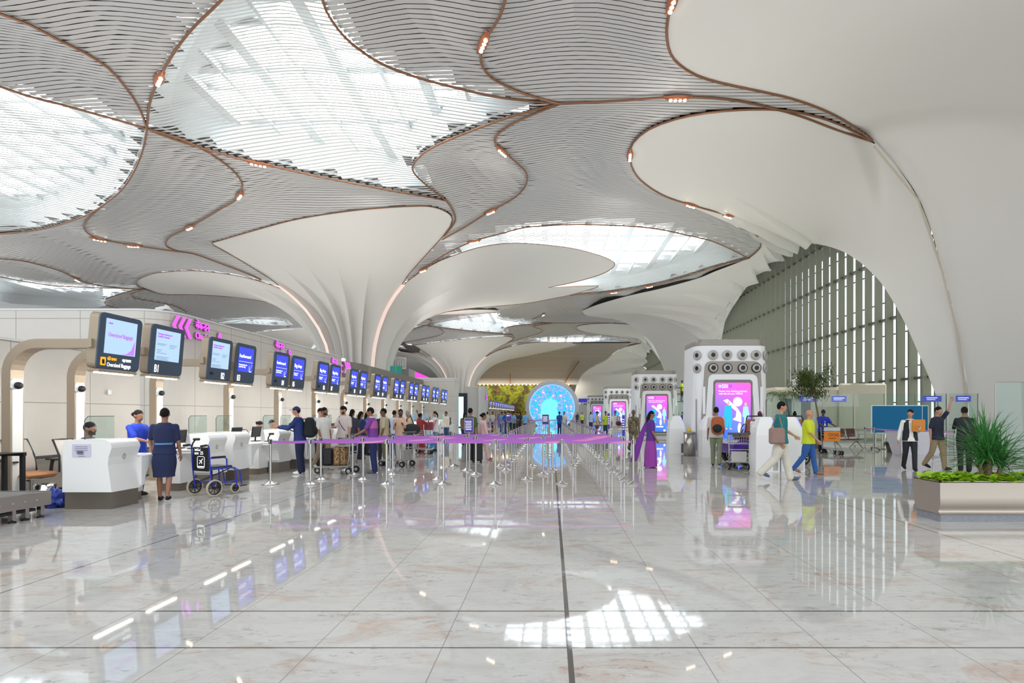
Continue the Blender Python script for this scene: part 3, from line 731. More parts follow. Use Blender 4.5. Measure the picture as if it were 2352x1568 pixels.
# ---------------------------------------------------------------- check-in display posts
DEV = None
try:
    import os
    fp = os.path.join(bpy.utils.system_resource('DATAFILES'), 'fonts', 'NotoSansDevanagari-Regular.woff2')
except Exception: pass
NAVY = mat('slate_blue_bezel', (70, 86, 106), .45)
SCR_L = mat('pale_screen', (0, 0, 0), .3, emit=(176, 206, 240), es=.95)
SCR_B = mat('blue_screen', (0, 0, 0), .3, emit=(60, 74, 226), es=.95)
T_W = mat('white_print', (250, 250, 250), .5, emit=(255, 255, 255), es=.75)
T_P = mat('purple_print', (150, 60, 210), .5, emit=(168, 84, 226), es=.8)
T_G = mat('slate_print', (70, 90, 120), .5, emit=(86, 104, 140), es=.6)
T_Y = mat('amber_print', (240, 170, 30), .5, emit=(245, 176, 40), es=.6)
MAG = mat('magenta_sign', (226, 70, 240), .4, emit=(228, 84, 246), es=.95)
MAGS = mat('sign_return', (146, 134, 126), .5)
SCR_P = mat('screen_swoosh', (0, 0, 0), .3, emit=(196, 130, 236), es=.9)
SX, TILT = -7.5, math.radians(5)
def display(par, y0, w, title, kind, side):
    """one screen box on the arm: local x = sign thickness, local y = along the aisle"""
    h = .95; zc = 2.735; R = Matrix.Rotation(TILT, 4, 'Y'); base = Matrix.Translation((SX, y0+w/2, zc)) @ R
    poly = rrect(w, h, .09, 4)
    mb = MB(); mb.prism([base @ Vector((-.17, a, b)) for a, b in poly], base.to_3x3() @ Vector((.15, 0, 0)), 0)
    box = mb.build('display', TAN, par)
    mb = MB(); mb.prism([base @ Vector((-.02, a, b)) for a, b in rrect(w, h, .09, 4)], base.to_3x3() @ Vector((.025, 0, 0)))
    mb.build('bezel', NAVY, box)
    sw, shh = (w*.74, h*.62); zs = h*.10
    mb = MB(); e = .008
    P = lambda a, b, d=0.0: base @ Vector((e+d, a, b))
    mb.quad(P(-sw/2, zs-shh/2), P(sw/2, zs-shh/2), P(sw/2, zs+shh/2), P(-sw/2, zs+shh/2))
    mb.build('screen', SCR_B if kind in 'FD' else SCR_L, box, fix=False)
    fm = lambda a, b: base @ Matrix(((0, 0, 1, e+.003), (1, 0, 0, a), (0, 1, 0, b), (0, 0, 0, 1)))
    if kind == 'O':
        text('Oversized Baggage', fm(-.27, .09), .10, T_P, box, xs=.68, ext=.002); text('adani', fm(-.28, .30), .05, T_P, box, xs=.8)
        mb = MB(); mb.add([P(.30, -.19, .004), P(.02, -.19, .004), P(.14, -.17, .004), P(.23, -.10, .004), P(.30, .08, .004)], [(0,1,2,3,4)]); mb.build('swoosh', SCR_P, box, fix=False)
        mb = MB(); mb.prism([P(-.33+a, -.34+b) for a, b in rrect(.10, .14, .015, 2)], (.006, 0, 0)); mb.build('icon', T_Y, box)
        mb = MB(); mb.box(P(-.33, -.345, .008), (.004, .045, .075)); mb.build('icon_case', BLACK, box)
        text('\u092e\u094b\u0920\u0947 \u0938\u093e\u092e\u093e\u0928', fm(-.25, -.315), .075, T_Y, box, xs=.62)
        text('\u092c\u0921\u093c\u093e \u0938\u093e\u092e\u093e\u0928', fm(.06, -.315), .075, T_W, box, xs=.62)
        text('Oversized Baggage', fm(-.25, -.42), .10, T_W, box, xs=.66, ext=.002)
    else:
        if kind == 'P':
            text('Passenger Assistance &\nFeedback Channels', fm(-.28, .29), .05, T_P, box, xs=.78)
            mb = MB()
            for (a, b, l) in ((-.28,.12,.24),(-.28,.095,.2),(.04,.12,.2),(.04,.09,.17),(.04,.06,.13),(-.28,-.0,.13),(-.28,-.03,.1),(-.28,-.06,.26),(-.28,-.13,.32),(-.28,-.155,.28),(-.28,-.18,.32)): mb.box(P(a+l/2, b, .002), (.003, l, .007))
            mb.build('lettering', T_G, box)
        else:
            text('FastForward' if kind == 'F' else 'Bag drop', fm(-.275, .14), .115 if kind == 'F' else .15, T_W, box, xs=.80)
            mb = MB(); mb.box(P(0, .045, .002), (.003, sw*.94, .008)); mb.box(P(.15, -.07, .002), (.003, .005, .2))
            for q in range(5): mb.box(P(.18+.02*q, -.13+.03*q, .002), (.003, .02, .012))
            mb.build('lettering', T_W, box)
            text('Priority check-in and\nanytime boarding' if kind == 'F' else 'Passengers with\nboarding pass', fm(-.275, -.05), .048, T_W, box, xs=.8)
            text('IndiGo', fm(.16, -.19), .04, T_W, box, xs=.8)
        left = side == 'L'
        text(title, fm(-.31 if left else .06, -.43), .21, T_W, box, xs=.58, ext=.003)
        if not left:
            mb = MB(); mb.ball(P(-.27, -.33, .01), .035, 10); mb.build('camera_lens', BLACK, box)
    mb = MB(); c = base @ Vector((-.06, -.03, -h/2-.03)); mb.box(c, (.20, w*.92, .05), bev=.015); mb.build('light_housing', TAN, box)
    mb = MB(); c = base @ Vector((-.02, -.05, -h/2-.062)); mb.box(c, (.06, w*.85, .02)); mb.build('light_bar', GLOW, box)
    if y0 < 40:
        l = bpy.data.lights.new('sign_downlight', 'AREA'); l.shape = 'RECTANGLE'; l.size = .13; l.size_y = w*.85; l.energy = 17; l.color = (1, .97, .92); lo_ = bpy.data.objects.new('sign_downlight', l); COL.objects.link(lo_); lo_.location = c+Vector((-.02, 0, -.03)); lo_.rotation_euler = (0, math.radians(32), 0)
def sign_post(py, items, label):
    t = thing('check_in_sign', (0, 0, 0), 0, label, 'sign', 'check-in display posts along the island')
    ra, zt, px_ = .5, 2.68, -9.05
    P = [(px_, py, 0), (px_, py, zt-ra)]+[(px_+ra-ra*math.cos(a), py, zt-ra+ra*math.sin(a)) for a in np.linspace(.15, PI/2, 8)]+[(SX-.1, py, zt)]
    mb = MB(); rows = []
    for i, p in enumerate(P):
        a, b = Vector(P[max(i-1, 0)]), Vector(P[min(i+1, len(P)-1)]); d = (b-a).normalized(); nrm = Vector((d.z, 0, -d.x))
        rows.append([Vector(p)+nrm*.075+Vector((0, s*.11, 0)) for s in (-1, 1)]+[Vector(p)-nrm*.075+Vector((0, s*.11, 0)) for s in (1, -1)]+[Vector(p)+nrm*.075+Vector((0, -.11, 0))])
    mb.grid(rows, smooth=False); mb.add(rows[0][:4], [(3,2,1,0)]); mb.add(rows[-1][:4], [(0,1,2,3)])
    mb.build('post', TAN, t)
    mb = MB(); mb.box((px_+.08, py, 1.05), (.012, .17, 2.1)); mb.build('inner_strip', mat('pale_strip', (222, 222, 220), .4), t)
    mb = MB(); mb.box((px_+.11, py-.06, 2.0), (.06, .15, .16), bev=.02, mi=0); mb.ball((px_+.2, py-.10, 1.98), .062, 10, 1); mb.cyl((px_+.12, py-.08, 1.99), (px_+.19, py-.10, 1.985), .055, 10, 0)
    mb.build('camera', [WHITE, BLACK], t)
    for it in items: display(t, *it)
    mb = MB(); y0, y1 = min(i[0] for i in items), max(i[0]+i[1] for i in items); mb.box((SX-.12, (y0+y1)/2, 2.68), (.1, y1-y0+.1, .14)); mb.build('arm_bracket', TAN, t)
    return t
sign_post(8.78, [(8.65, .89, '', 'O', 'L')], 'tan post with overhead screen reading Oversized Baggage, nearest the viewer')
sign_post(9.95, [(9.77, .87, 'B1', 'P', 'L')], 'tan post with overhead screen numbered B1')
def pair(y, n, k): return [(y, .83, 'B%d' % n, k[0], 'R'), (y+.98, .83, 'B%d' % (n+1), k[1], 'L')]
for i, (y, n, k) in enumerate([(11.42, 2, 'PF'), (14.1, 4, 'FD'), (16.75, 6, 'DD'), (19.45, 8, 'DD'), (22.15, 10, 'DD'), (24.9, 12, 'DD'), (27.6, 14, 'DD'), (30.3, 16, 'DD'), (33.0, 18, 'DD'), (35.8, 20, 'DD')]):
    sign_post(y+.55, pair(y, n, k), f'tan post carrying the overhead screens B{n} and B{n+1}')

# ---------------------------------------------------------------- wall signs, magenta
def wall_sign(letter, y, chev, x=WX, z=3.62, lab=''):
    t = thing('wall_sign', (x, y, z), 0, lab, 'sign', 'magenta check-in signs')
    F_ = lambda a, b: Matrix(((0, 0, 1, .09), (1, 0, 0, a), (0, 1, 0, b), (0, 0, 0, 1)))
    G_ = lambda a, b: Matrix(((0, 0, 1, .04), (1, 0, 0, a), (0, 1, 0, b), (0, 0, 0, 1)))
    for s_, a, b, sz in (('\u091a\u0947\u0915-\u0907\u0928', .0, .40, .30), ('Check-in', 0, .10, .27), (letter, .98, .06, .55)):
        text(s_, F_(a, b), sz, MAG, t, xs=.74, ext=.012); text(s_, G_(a, b), sz, MAGS, t, name='letter_return', xs=.74, ext=.035)
    if chev:
        for k in range(3):
            a0 = (-.75+.24*k) if chev < 0 else (1.5+.24*k); d = .17*chev
            for m_, dx, th in ((MAG, .07, .04), (MAGS, .005, .065)):
                mb = MB(); pts = [(a0, .62), (a0+d, .34), (a0, .06), (a0+.08, .06), (a0+d+.08, .34), (a0+.08, .62)]
                mb.prism([(dx, a, b) for a, b in pts], (th, 0, 0)); mb.build('chevron', m_, t)
    return t
wall_sign('A', 15.3, -1, lab='glowing magenta wall sign Check-in A with three chevrons pointing left')
wall_sign('B', 19.75, 0, lab='glowing magenta wall sign Check-in B without chevrons')
wall_sign('C', 24.1, 1, x=WX+.3, z=3.45, lab='glowing magenta wall sign Check-in C with three chevrons pointing right')
wall_sign('D', 59.3, 0, x=-7.48, z=3.0, lab='small magenta wall sign on the pale block of the second island')

# ---------------------------------------------------------------- check-in desks
KICK = mat('steel_kick_plate', (150, 142, 132), .32, .8)
def desk(y, flip, label):
    """y = near face of the tall pod; flip=-1 puts the low ledge on the near side"""
    t = thing('check_in_desk', (-7.34, y, 0), 0, label, 'desk', 'white check-in desks in the island')
    L_, D_ = .58, .78; y0 = 0 if flip > 0 else 0.0
    poly = [(-D_/2, .27)]+[(-D_/2+.11-.11*math.cos(a), .99+.11*math.sin(a)) for a in np.linspace(0, PI/2, 6)]+[(D_/2-.13+.13*math.sin(a), .97+.13*math.cos(a)) for a in np.linspace(0, PI/2, 6)]+[(D_/2-.05, .82), (D_/2-.06, .70), (D_/2-.03, .5), (D_/2, .27)]
    mb = MB(); mb.prism([(a, 0, b) for a, b in poly], (0, L_, 0)); body = mb.build('pod', WHITE, t)
    mb = MB(); mb.box((0, L_/2, .135), (D_-.05, L_-.03, .27)); mb.build('kick_plate', KICK, t)
    s = 1 if flip > 0 else -1; yb = L_ if s > 0 else 0
    prof_ = [(0, .80), (.46, .80), (.46, .74)]+[(.46-.44*math.sin(a)*.9, .74-.42*(1-math.cos(a))) for a in np.linspace(.2, PI/2, 7)]+[(.03, .3), (0, .3)]
    mb = MB(); mb.prism([(-D_/2+.06, yb+s*a, b) for a, b in prof_], (D_-.04, 0, 0)); mb.box((0, yb+s*.24, .80), (D_, .48, .035), bev=.01); mb.build('ledge', WHITE, t)
    mb = MB(); mb.box((-.12, yb+s*.22, .46), (D_*.55, .42, .62)); mb.box((-.12, yb+s*.22, .12), (D_*.5, .40, .24), 1); mb.build('low_front', [WHITE, KICK], t)
    # raised drop-shaped emblem
    mb = MB(); cz = .82
    mb.tube([(D_/2-.035, L_/2+.030*math.sin(a)*(1-.35*math.sin(a/2)), cz-.045*math.cos(a)) for a in np.linspace(0, 2*PI, 14)], .004, 5); mb.build('emblem', GREY, body)
    g = MB(); g.prism([(-.05, a+L_/2, b+1.10) for a, b in [(-.28, 0), (.28, 0), (.28, .34), (.25, .37), (-.22, .37), (-.28, .31)]], (.012, 0, 0)); g.build('glass_screen', GLASS, t)
    mb = MB(); mb.tube([(-.044, L_/2-.28, 1.10), (-.044, L_/2-.28, 1.41), (-.044, L_/2-.22, 1.47), (-.044, L_/2+.28, 1.47)], .006, 5); mb.build('screen_edge', mat('dark_edge', (70, 76, 76), .4), t)
    return t
desk(8.26, 1, 'white check-in desk nearest the viewer, with a paper notice on its end panel')
dn = 0; DESKS = []
for i in range(10):
    y = 10.63+2.75*i
    for k, (yy, fl_) in enumerate(((y, -1), (y+.87, 1))):
        dn += 1
        DESKS.append(desk(yy, fl_, f'white check-in desk with a low ledge, {ORD[dn]} from the viewer in the row' if i < 9 else f'white check-in desk at the far end of the row, number {ORD[k]} of the last pair'))
mb = MB(); mb.prism([(-7.42+a, 8.25, .93+b) for a, b in rrect(.29, .20, .005, 1)], (0, .008, 0)); ns = mb.build('notice_sheet', mat('lilac_paper', (206, 202, 222), .7))
tag(ns, 'lilac printed notice sheet taped to the end of the nearest desk', 'notice')
mb = MB()
for k in range(6): mb.box((-7.42, 8.247, .99-.03*k), (.2 if k < 3 else .1, .002, .006))
mb.box((-7.44, 8.247, .90), (.10, .002, .05)); mb.build('printed_lines', mat('grey_print', (120, 118, 140), .7), ns)
# monitors and scanners on the desks
MON = thing('desk_monitor', (-7.35, 11.3, .80), 0, 'dark monitor standing on the desk ledge behind the wheelchair', 'monitor', 'monitors on check-in desks')
mb = MB(); mb.box((0, 0, .24), (.03, .40, .27), bev=.01, M=Matrix.Rotation(.15, 3, 'Y')); mb.build('screen', BLACK, MON)
mb = MB(); mb.cyl((-.03, 0, 0), (-.02, 0, .2), .02, 8); mb.box((-.02, 0, .01), (.16, .2, .02), bev=.005); mb.build('stand', BLACK, MON)
MON.location = (-7.42, 10.42, .82)
for i, y in enumerate((12.27+.05, 13.15, 15.05, 15.9, 17.8, 18.7)): dup(MON, (-7.42, y, .82), 0, f'dark monitor on a desk ledge, {ORD[i+1]} monitor from the viewer along the island')
def scanner(x, y, lab):
    t = thing('boarding_pass_scanner', (x, y, .82), .3, lab, 'scanner')
    mb = MB(); mb.box((0, 0, .01), (.14, .12, .02), bev=.008); mb.tube([(0, 0, .02), (.01, 0, .10), (.05, 0, .17)], .014, 8); mb.build('stand', BLACK, t)
    mb = MB(); mb.box((.08, 0, .19), (.12, .06, .05), bev=.015); mb.build('head', BLACK, t); return t
scanner(-7.05, 10.25, 'black hand scanner on its stand on the ledge beside the wheelchair')
scanner(-7.05, 13.0, 'black scanner in front of the seated staff in pale shirt')
# ---------------------------------------------------------------- oversize belt, stand, office chair, bag, wall box
t = thing('oversize_conveyor', (-7.85, 6.6, 0), 0, 'low steel oversize baggage conveyor with levelling feet at the left edge', 'conveyor')
mb = MB(); mb.box((.42, 0, .27), (.03, 2.3, .20)); mb.box((-.42, 0, .27), (.03, 2.3, .20)); mb.box((0, 1.14, .27), (.84, .03, .20)); mb.build('side_frame', STEEL, t)
mb = MB(); mb.box((0, 0, .35), (.80, 2.24, .02)); mb.build('belt', mat('grey_belt', (120, 120, 118), .6), t)
mb = MB()
for q in range(5):
    mb.cyl((.436, .25+.17*q, .27), (.442, .25+.17*q, .27), .012, 8)
mb.build('bolt', CHROME, t)
for (x, y) in ((.40, .62), (.40, .80), (.40, 1.02), (-.40, .62), (-.40, 1.02), (.40, -.9), (-.40, -.9)):
    mb = MB(); mb.box((x, y, .145), (.06, .05, .21)); lg = mb.build('leg', STEEL, t)
    mb = MB(); mb.cyl((x, y, 0), (x, y, .02), .045, 12); mb.cyl((x, y, .02), (x, y, .05), .014, 8); mb.build('foot', BLACK, lg)
mb = MB(); mb.box((0, .0, .13), (.8, 1.9, .04)); mb.build('cross_frame', BLACK, t)
t = thing('steel_stand', (-8.95, 8.15, 0), 0, 'open black square-tube stand at the left edge behind the conveyor', 'stand')
for x in (-.45, -.12, .16, .45):
    for y in (-.25, .25):
        mb = MB(); mb.box((x, y, .42), (.05, .05, .84)); mb.build('leg', BLACK, t)
mb = MB(); mb.box((0, -.25, .86), (.98, .05, .05)); mb.box((0, .25, .86), (.98, .05, .05)); mb.box((0, 0, .885), (.98, .55, .012)); mb.build('top_frame', BLACK, t)
t = thing('hand_scanner', (-9.15, 8.0, .893), .5, 'white rounded scanner lying on the black stand at the left edge', 'scanner')
mb = MB(); mb.ball((0, 0, .06), (.13, .07, .06), 14); mb.build('shell', WHITE, t)
mb = MB(); mb.tube([(.1, 0, .04), (.2, -.05, .02), (.3, .03, .015), (.38, 0, .02)], .008, 6); mb.build('cable', BLACK, t)
t = thing('office_chair', (-9.0, 9.05, 0), -.25, 'grey mesh office chair with tan seat and black armrests behind the nearest desk', 'chair')
mb = MB(); g = []
for i in range(9):
    v = i/8; row = []
    for j in range(9):
        u = j/8-.5; row.append((-.26-.16*v+.10*math.sin(v*PI)*.6, u*(.46-.10*v), .50+.56*v+0*.02))
    g.append(row)
g2 = [[(x-.03, y, z) for x, y, z in r] for r in g]
mb.grid(g); mb.grid(g2)
mb.build('backrest', mat('grey_mesh_fabric', (172, 166, 158), .8, var=.06, scale=60), t)
mb = MB(); mb.tube([g[0][0], g[4][0], g[8][0], g[8][4], g[8][8], g[4][8], g[0][8]], .016, 6); mb.tube([(-.05, 0, .36), (-.32, 0, .42), (-.40, 0, .62)], .03, 8); mb.build('back_frame', BLACK, t)
mb = MB(); mb.box((.02, 0, .46), (.50, .50, .09), bev=.04); mb.build('seat', mat('tan_seat_fabric', (186, 132, 92), .8), t)
for s in (-1, 1):
    mb = MB(); mb.tube([(-.02, s*.29, .42), (.0, s*.30, .62), (.02, s*.30, .68)], [.03, .026, .03], 8); mb.box((.02, s*.30, .70), (.28, .08, .03), bev=.012); mb.box((-.02, s*.2, .40), (.06, .24, .03)); mb.build('armrest', BLACK, t)
mb = MB(); mb.cyl((0, 0, .08), (0, 0, .41), .03, 10); mb.box((0, 0, .40), (.3, .3, .03), bev=.01); mb.build('gas_lift', CHROME, t)
for k in range(5):
    a = 2*PI*k/5; mb = MB(); mb.tube([(0, 0, .10), (.30*math.cos(a), .30*math.sin(a), .07)], [.03, .018], 8); mb.cyl((.30*math.cos(a)-.02, .30*math.sin(a), .03), (.30*math.cos(a)+.02, .30*math.sin(a), .03), .03, 10); mb.build('base_arm', BLACK, t)
mb = MB(); mb.lathe([(0, 0), (.14, 0), (.15, .34), (.14, .34), (.13, .03), (0, .03)], 20); o = mb.build('waste_bin', CHROME); o.location = (-8.45, 8.72, 0); tag(o, 'small shiny steel waste bin under the desk by the office chair', 'bin')
def blob(name, c, r, m, label, cat, seed=0, bump=.12, n=20):
    mb = MB(); mb.ball((0, 0, 0), 1.0, n)
    mb.v = [tuple(Vector(p)*(1+bump*noise.noise(Vector(p)*3.1+Vector((seed, 0, 0))))) for p in mb.v]
    zmin = -.8
    mb.v = [(x*r[0], y*r[1], max(z, zmin)*r[2]) for x, y, z in mb.v]
    o = mb.build(name, m); o.location = (c[0], c[1], c[2]+.8*r[2]); return tag(o, label, cat)
blob('duffel_bag', (-8.02, 8.45, 0), (.17, .15, .15), mat('blue_nylon', (38, 62, 150), .6, var=.2, scale=10), 'crumpled blue bag on the floor between conveyor and nearest desk', 'bag', 3, .9, 28)
mb = MB(); mb.box((WX+.06, 12.35, 2.02), (.05, .09, .13), bev=.015); tag(mb.build('wall_controller', WHITE), 'small white box on the stone wall below the B1 screen', 'box')
mb = MB(); mb.ball((WX-.3, 14.6, 4.40), (.25, .18, .07), 12); mb.v = [(x+.06*noise.noise(Vector((x*7, y*7, z*7))), y, z+.22*max(0, noise.noise(Vector((x*9, y*9, 1))))) for x, y, z in mb.v]
tag(mb.build('plastic_sheet', mat('white_plastic_sheet', (226, 226, 226), .5)), 'crumpled white plastic sheet lying on top of the stone wall corner', 'plastic sheet')
mb = MB(); mb.lathe([(0, 0), (.09, 0), (.11, .10), (.08, .12), (0, .12)], 16); o = mb.build('spotlight', WARM); o.location = (-10.75, 27.0, 4.24); tag(o, 'bright warm spotlight standing on the taupe fascia', 'lamp')

# ---------------------------------------------------------------- wheelchair
BLUE = mat('blue_tube', (44, 58, 190), .35, .2)
TYRE = mat('cream_tyre', (186, 176, 156), .7)
WC = thing('wheelchair', (-6.35, 9.72, 0), math.radians(-22), 'blue framed transport wheelchair with black back numbered 25 beside the desks', 'wheelchair')
hw = .235
def wheel(par, x, y, r, w):
    mb = MB(); Rm = Matrix.Rotation(PI/2, 3, 'Y')
    mb.lathe([(r-.03, -w/2), (r-.006, -w/2), (r, 0), (r-.006, w/2), (r-.03, w/2), (r-.03, -w/2)], 28, (x, y, r), 0, True, Rm)
    mb.lathe([(r-.05, -w*.3), (r-.03, -w*.4), (r-.03, w*.4), (r-.05, w*.3), (r-.05, -w*.3)], 28, (x, y, r), 1, True, Rm)
    for k in range(8):
        a = 2*PI*k/8; mb.tube([(x, y, r), (x, y+(r-.04)*math.cos(a), r+(r-.04)*math.sin(a))], .008, 5, 1)
    mb.cyl((x-w*.6, y, r), (x+w*.6, y, r), .028, 10, 1); return mb.build('wheel', [TYRE, BLACK], par)
for s in (-1, 1):
    wheel(WC, s*(hw+.03), -.10, .155, .035); wheel(WC, s*(hw-.02), .34, .10, .03)
    x = s*hw; mb = MB()
    mb.tube([(x, -.30, .93), (x, -.20, .94), (x, -.18, .90), (x, -.16, .52), (x, -.12, .15)], .0125, 8)
    mb.tube([(x, -.16, .50), (x, .26, .50), (x, .34, .44), (x, .36, .12)], .0125, 8)
    mb.tube([(x, -.12, .22), (x, .34, .24)], .0125, 8); mb.tube([(x, -.17, .70), (x, .12, .70), (x, .16, .66), (x, .16, .50)], .0125, 8)
    mb.tube([(x, .30, .5), (x, .42, .42), (x, .46, .16)], .011, 8)
    mb.build('side_frame', BLUE, WC)
    mb = MB(); mb.tube([(x, -.33, .93), (x, -.22, .94)], .02, 8); mb.build('push_handle', BLACK, WC)
    mb = MB(); mb.box((x, -.0, .715), (.055, .26, .03), bev=.01); mb.build('armrest', BLACK, WC)
    mb = MB(); mb.box((x-s*.06, .50, .13), (.15, .14, .02), bev=.006); mb.build('footrest', BLACK, WC)
mb = MB(); mb.tube([(-hw, -.12, .22), (hw, .2, .48)], .011, 6); mb.tube([(hw, -.12, .22), (-hw, .2, .48)], .011, 6); mb.build('cross_brace', BLACK, WC)
mb = MB(); mb.box((0, -.165, .68), (.42, .03, .44), bev=.01); bk = mb.build('backrest', mat('black_vinyl', (24, 24, 28), .5), WC)
FB = lambda a, b: Matrix(((1, 0, 0, a), (0, 0, -1, -.183), (0, 1, 0, b), (0, 0, 0, 1)))
text('IndiGo/', FB(-.15, .83), .065, T_W, bk, xs=.8, ext=.001); text('BOM/', FB(-.15, .765), .055, T_W, bk, xs=.8, ext=.001); text('25', FB(.0, .765), .085, T_W, bk, ext=.001)
mb = MB(); pts = rrect(.19, .21, .03, 4, (.02, .625)); mb.tube([(a, -.183, b) for a, b in pts]+[(pts[0][0], -.183, pts[0][1])], .004, 4)
mb.tube([(-.02, -.184, .60), (.07, -.184, .69)], .006, 5); mb.tube([(-.02, -.184, .66), (.035, -.184, .65), (.045, -.184, .60)], .005, 4); mb.box((.02, -.184, .545), (.15, .003, .018))
mb.build('plane_emblem', T_W, bk)
mb = MB(); mb.box((0, .09, .51), (.44, .42, .06), bev=.02); mb.build('seat', MATS['black_vinyl'], WC)

# display posts of the second island, seen small in the distance
src = [o for o in bpy.data.objects if o.name.startswith('check_in_sign') and 'B20' in o['label']][0]
for i in range(14):
    dup(src, (0, 28.2+3.1*i, 0), None, f'distant display post of the second island, {ORD[i]} from its near end', 'display posts of the second island')
mb = MB(); c = at(1169, 953, 63); mb.box((c.x, 63, c.z), (.34, .06, .5)); mb.cyl((c.x, 63, 0), (c.x, 63, c.z), .03, 8); tag(mb.build('direction_sign', mat('orange_red_sign', (226, 84, 56), .5, emit=(232, 90, 60), es=.5)), 'small orange red sign above the staff in front of the plant wall', 'sign')
# upper gallery behind the island: railing, hoarding and advert
G0 = 52.0
t = thing('gallery_railing', (0, 0, 0), 0, 'white lattice balustrade of the upper gallery behind the island wall', 'railing')
a, b_ = at(884, 838, G0), at(932, 836, G0); z0, z1 = at(884, 846, G0).z, at(884, 822, G0).z
mb = MB(); mb.box(((a.x+b_.x)/2, G0, z1), (b_.x-a.x, .12, .10)); mb.box(((a.x+b_.x)/2, G0, z0), (b_.x-a.x, .12, .10))
for k in range(13):
    x = a.x+(b_.x-a.x)*k/12; mb.box((x, G0, (z0+z1)/2), (.07, .07, z1-z0)); x2 = a.x+(b_.x-a.x)*min(12, k+1)/12
    if k % 3 == 1: mb.tube([(x, G0, z0), (x2, G0, z1)], .025, 5)
mb.build('lattice', WHITE, t)
mb = MB(); mb.box(((a.x+b_.x)/2, G0+1.2, z0/2), (b_.x-a.x+.6, 2.4, z0-.06)); struct(mb.build('wall_gallery', mat('gallery_grey', (150, 148, 144), .6)))
c, d_ = at(896, 840, 46.5), at(922, 868, 46.5); mb = MB()
mb.grid([[(c.x+(d_.x-c.x)*u, 46.5+.12*math.sin(u*9), z) for z in (d_.z, (c.z+d_.z)/2, c.z)] for u in np.linspace(0, 1, 16)]); mb.box(((c.x+d_.x)/2, 46.7, c.z/2), (d_.x-c.x, .1, c.z))
tag(mb.build('scaffold_sheeting', mat('teal_sheet', (58, 168, 150), .6)), 'teal green sheeting hung below the upper gallery railing', 'sheeting')
a, b_ = at(938, 846, 60), at(988, 872, 60); t = thing('advert_board', ((a.x+b_.x)/2, 60, 0), 0, 'sloping pink and violet lit advert board behind the island wall', 'sign')
mb = MB(); w = (b_.x-a.x)/2; zt, zb_ = a.z, b_.z; mb.prism([(-w, 0, zb_-.8), (w, 0, zb_-.8), (w, 0, zb_+.2), (-w, 0, zt)], (0, .2, 0)); mb.build('board', mat('pink_advert', (230, 60, 190), .4, emit=(232, 66, 196), es=.9), t)
mb = MB(); mb.prism([(-w, -.02, zb_-.8), (-w*.7, -.02, zb_-.8), (-w*.7, -.02, zt-.25), (-w, -.02, zt)], (0, .02, 0)); mb.build('violet_end', mat('violet_advert', (80, 70, 220), .4, emit=(84, 76, 226), es=.9), t)
mb = MB(); mb.box((0, .2, (zb_-.8)/2), (2*w, .2, zb_-.8)); mb.build('support', GREY, t)
# ---------------------------------------------------------------- belt posts
bm_ = bpy.data.materials.new('queue_belt'); bm_.use_nodes = True; nt = bm_.node_tree; b = nt.nodes['Principled BSDF']; b.inputs['Roughness'].default_value = .6
tc = nt.nodes.new('ShaderNodeTexCoord'); mp = nt.nodes.new('ShaderNodeMapping'); mp.inputs['Scale'].default_value = (.9, .9, 9); nt.links.new(tc.outputs['Object'], mp.inputs[0])
n1 = nt.nodes.new('ShaderNodeTexVoronoi'); n1.inputs['Scale'].default_value = 1.3; nt.links.new(mp.outputs[0], n1.inputs['Vector'])
rp = nt.nodes.new('ShaderNodeValToRGB'); e = rp.color_ramp.elements; rp.color_ramp.interpolation = 'CONSTANT'
cl = ((0, (164, 112, 196)), (.26, (222, 142, 192)), (.45, (132, 120, 208)), (.56, (216, 192, 222)), (.68, (176, 102, 190)), (.86, (128, 146, 222)))
while len(e) < len(cl): e.new(.5)
for i, (p, c) in enumerate(cl): e[i].position = p; e[i].color = (*srgb(c), 1)
sx_ = nt.nodes.new('ShaderNodeSeparateColor'); nt.links.new(n1.outputs['Color'], sx_.inputs[0]); nt.links.new(sx_.outputs[0], rp.inputs[0]); nt.links.new(rp.outputs[0], b.inputs['Base Color'])
COLLAR = mat('dark_collar', (34, 34, 40), .4)
SATIN = mat('satin_steel_pole', (196, 194, 190), .22, .95)
ST = thing('queue_post', (-6.02, 11.2, 0), 0, 'x', 'barrier post', 'x')
mb = MB(); mb.lathe([(0, 0), (.165, 0), (.17, .008), (.155, .018), (.09, .035), (.045, .06), (.03, .075), (0, .075)], 28); mb.build('base', SATIN, ST)
mb = MB(); mb.cyl((0, 0, .05), (0, 0, .87), .026, 16); mb.build('pole', SATIN, ST)
mb = MB(); mb.cyl((0, 0, .865), (0, 0, .955), .033, 16, 0); mb.cyl((0, 0, .955), (0, 0, .968), .034, 16, 1)
for k in range(4): mb.box((.034*math.cos(k*PI/2), .034*math.sin(k*PI/2), .91), (.012, .02, .09), 1, rz=k*PI/2)
mb.build('belt_head', [COLLAR, SATIN], ST)
STN = [0]; BELTS = []
def post(x, y, label, group, nxt=None):
    o = ST if STN[0] == 0 else dup(ST, (x, y, 0)); STN[0] += 1
    o.location = (x, y, 0); o['label'] = label; o['group'] = group
    if nxt: BELTS.append((o, nxt[0]-x, nxt[1]-y))
    return o
def hang_belts():
    for o, dx, dy in BELTS:
        L_ = math.hypot(dx, dy); ux, uy = dx/L_, dy/L_; mb = MB(); P = []; nx_, ny_ = -uy, ux
        for i in range(9):
            s = .05+(L_-.11)*i/8; sag = -.012*math.sin(PI*i/8)
            P.append([(ux*s+nx_*o_, uy*s+ny_*o_, z+sag) for o_, z in ((-.0015, .885), (-.0015, .938), (.0015, .938), (.0015, .885), (-.0015, .885))])
        mb.grid(P, smooth=False); mb.build('belt', bm_, o)
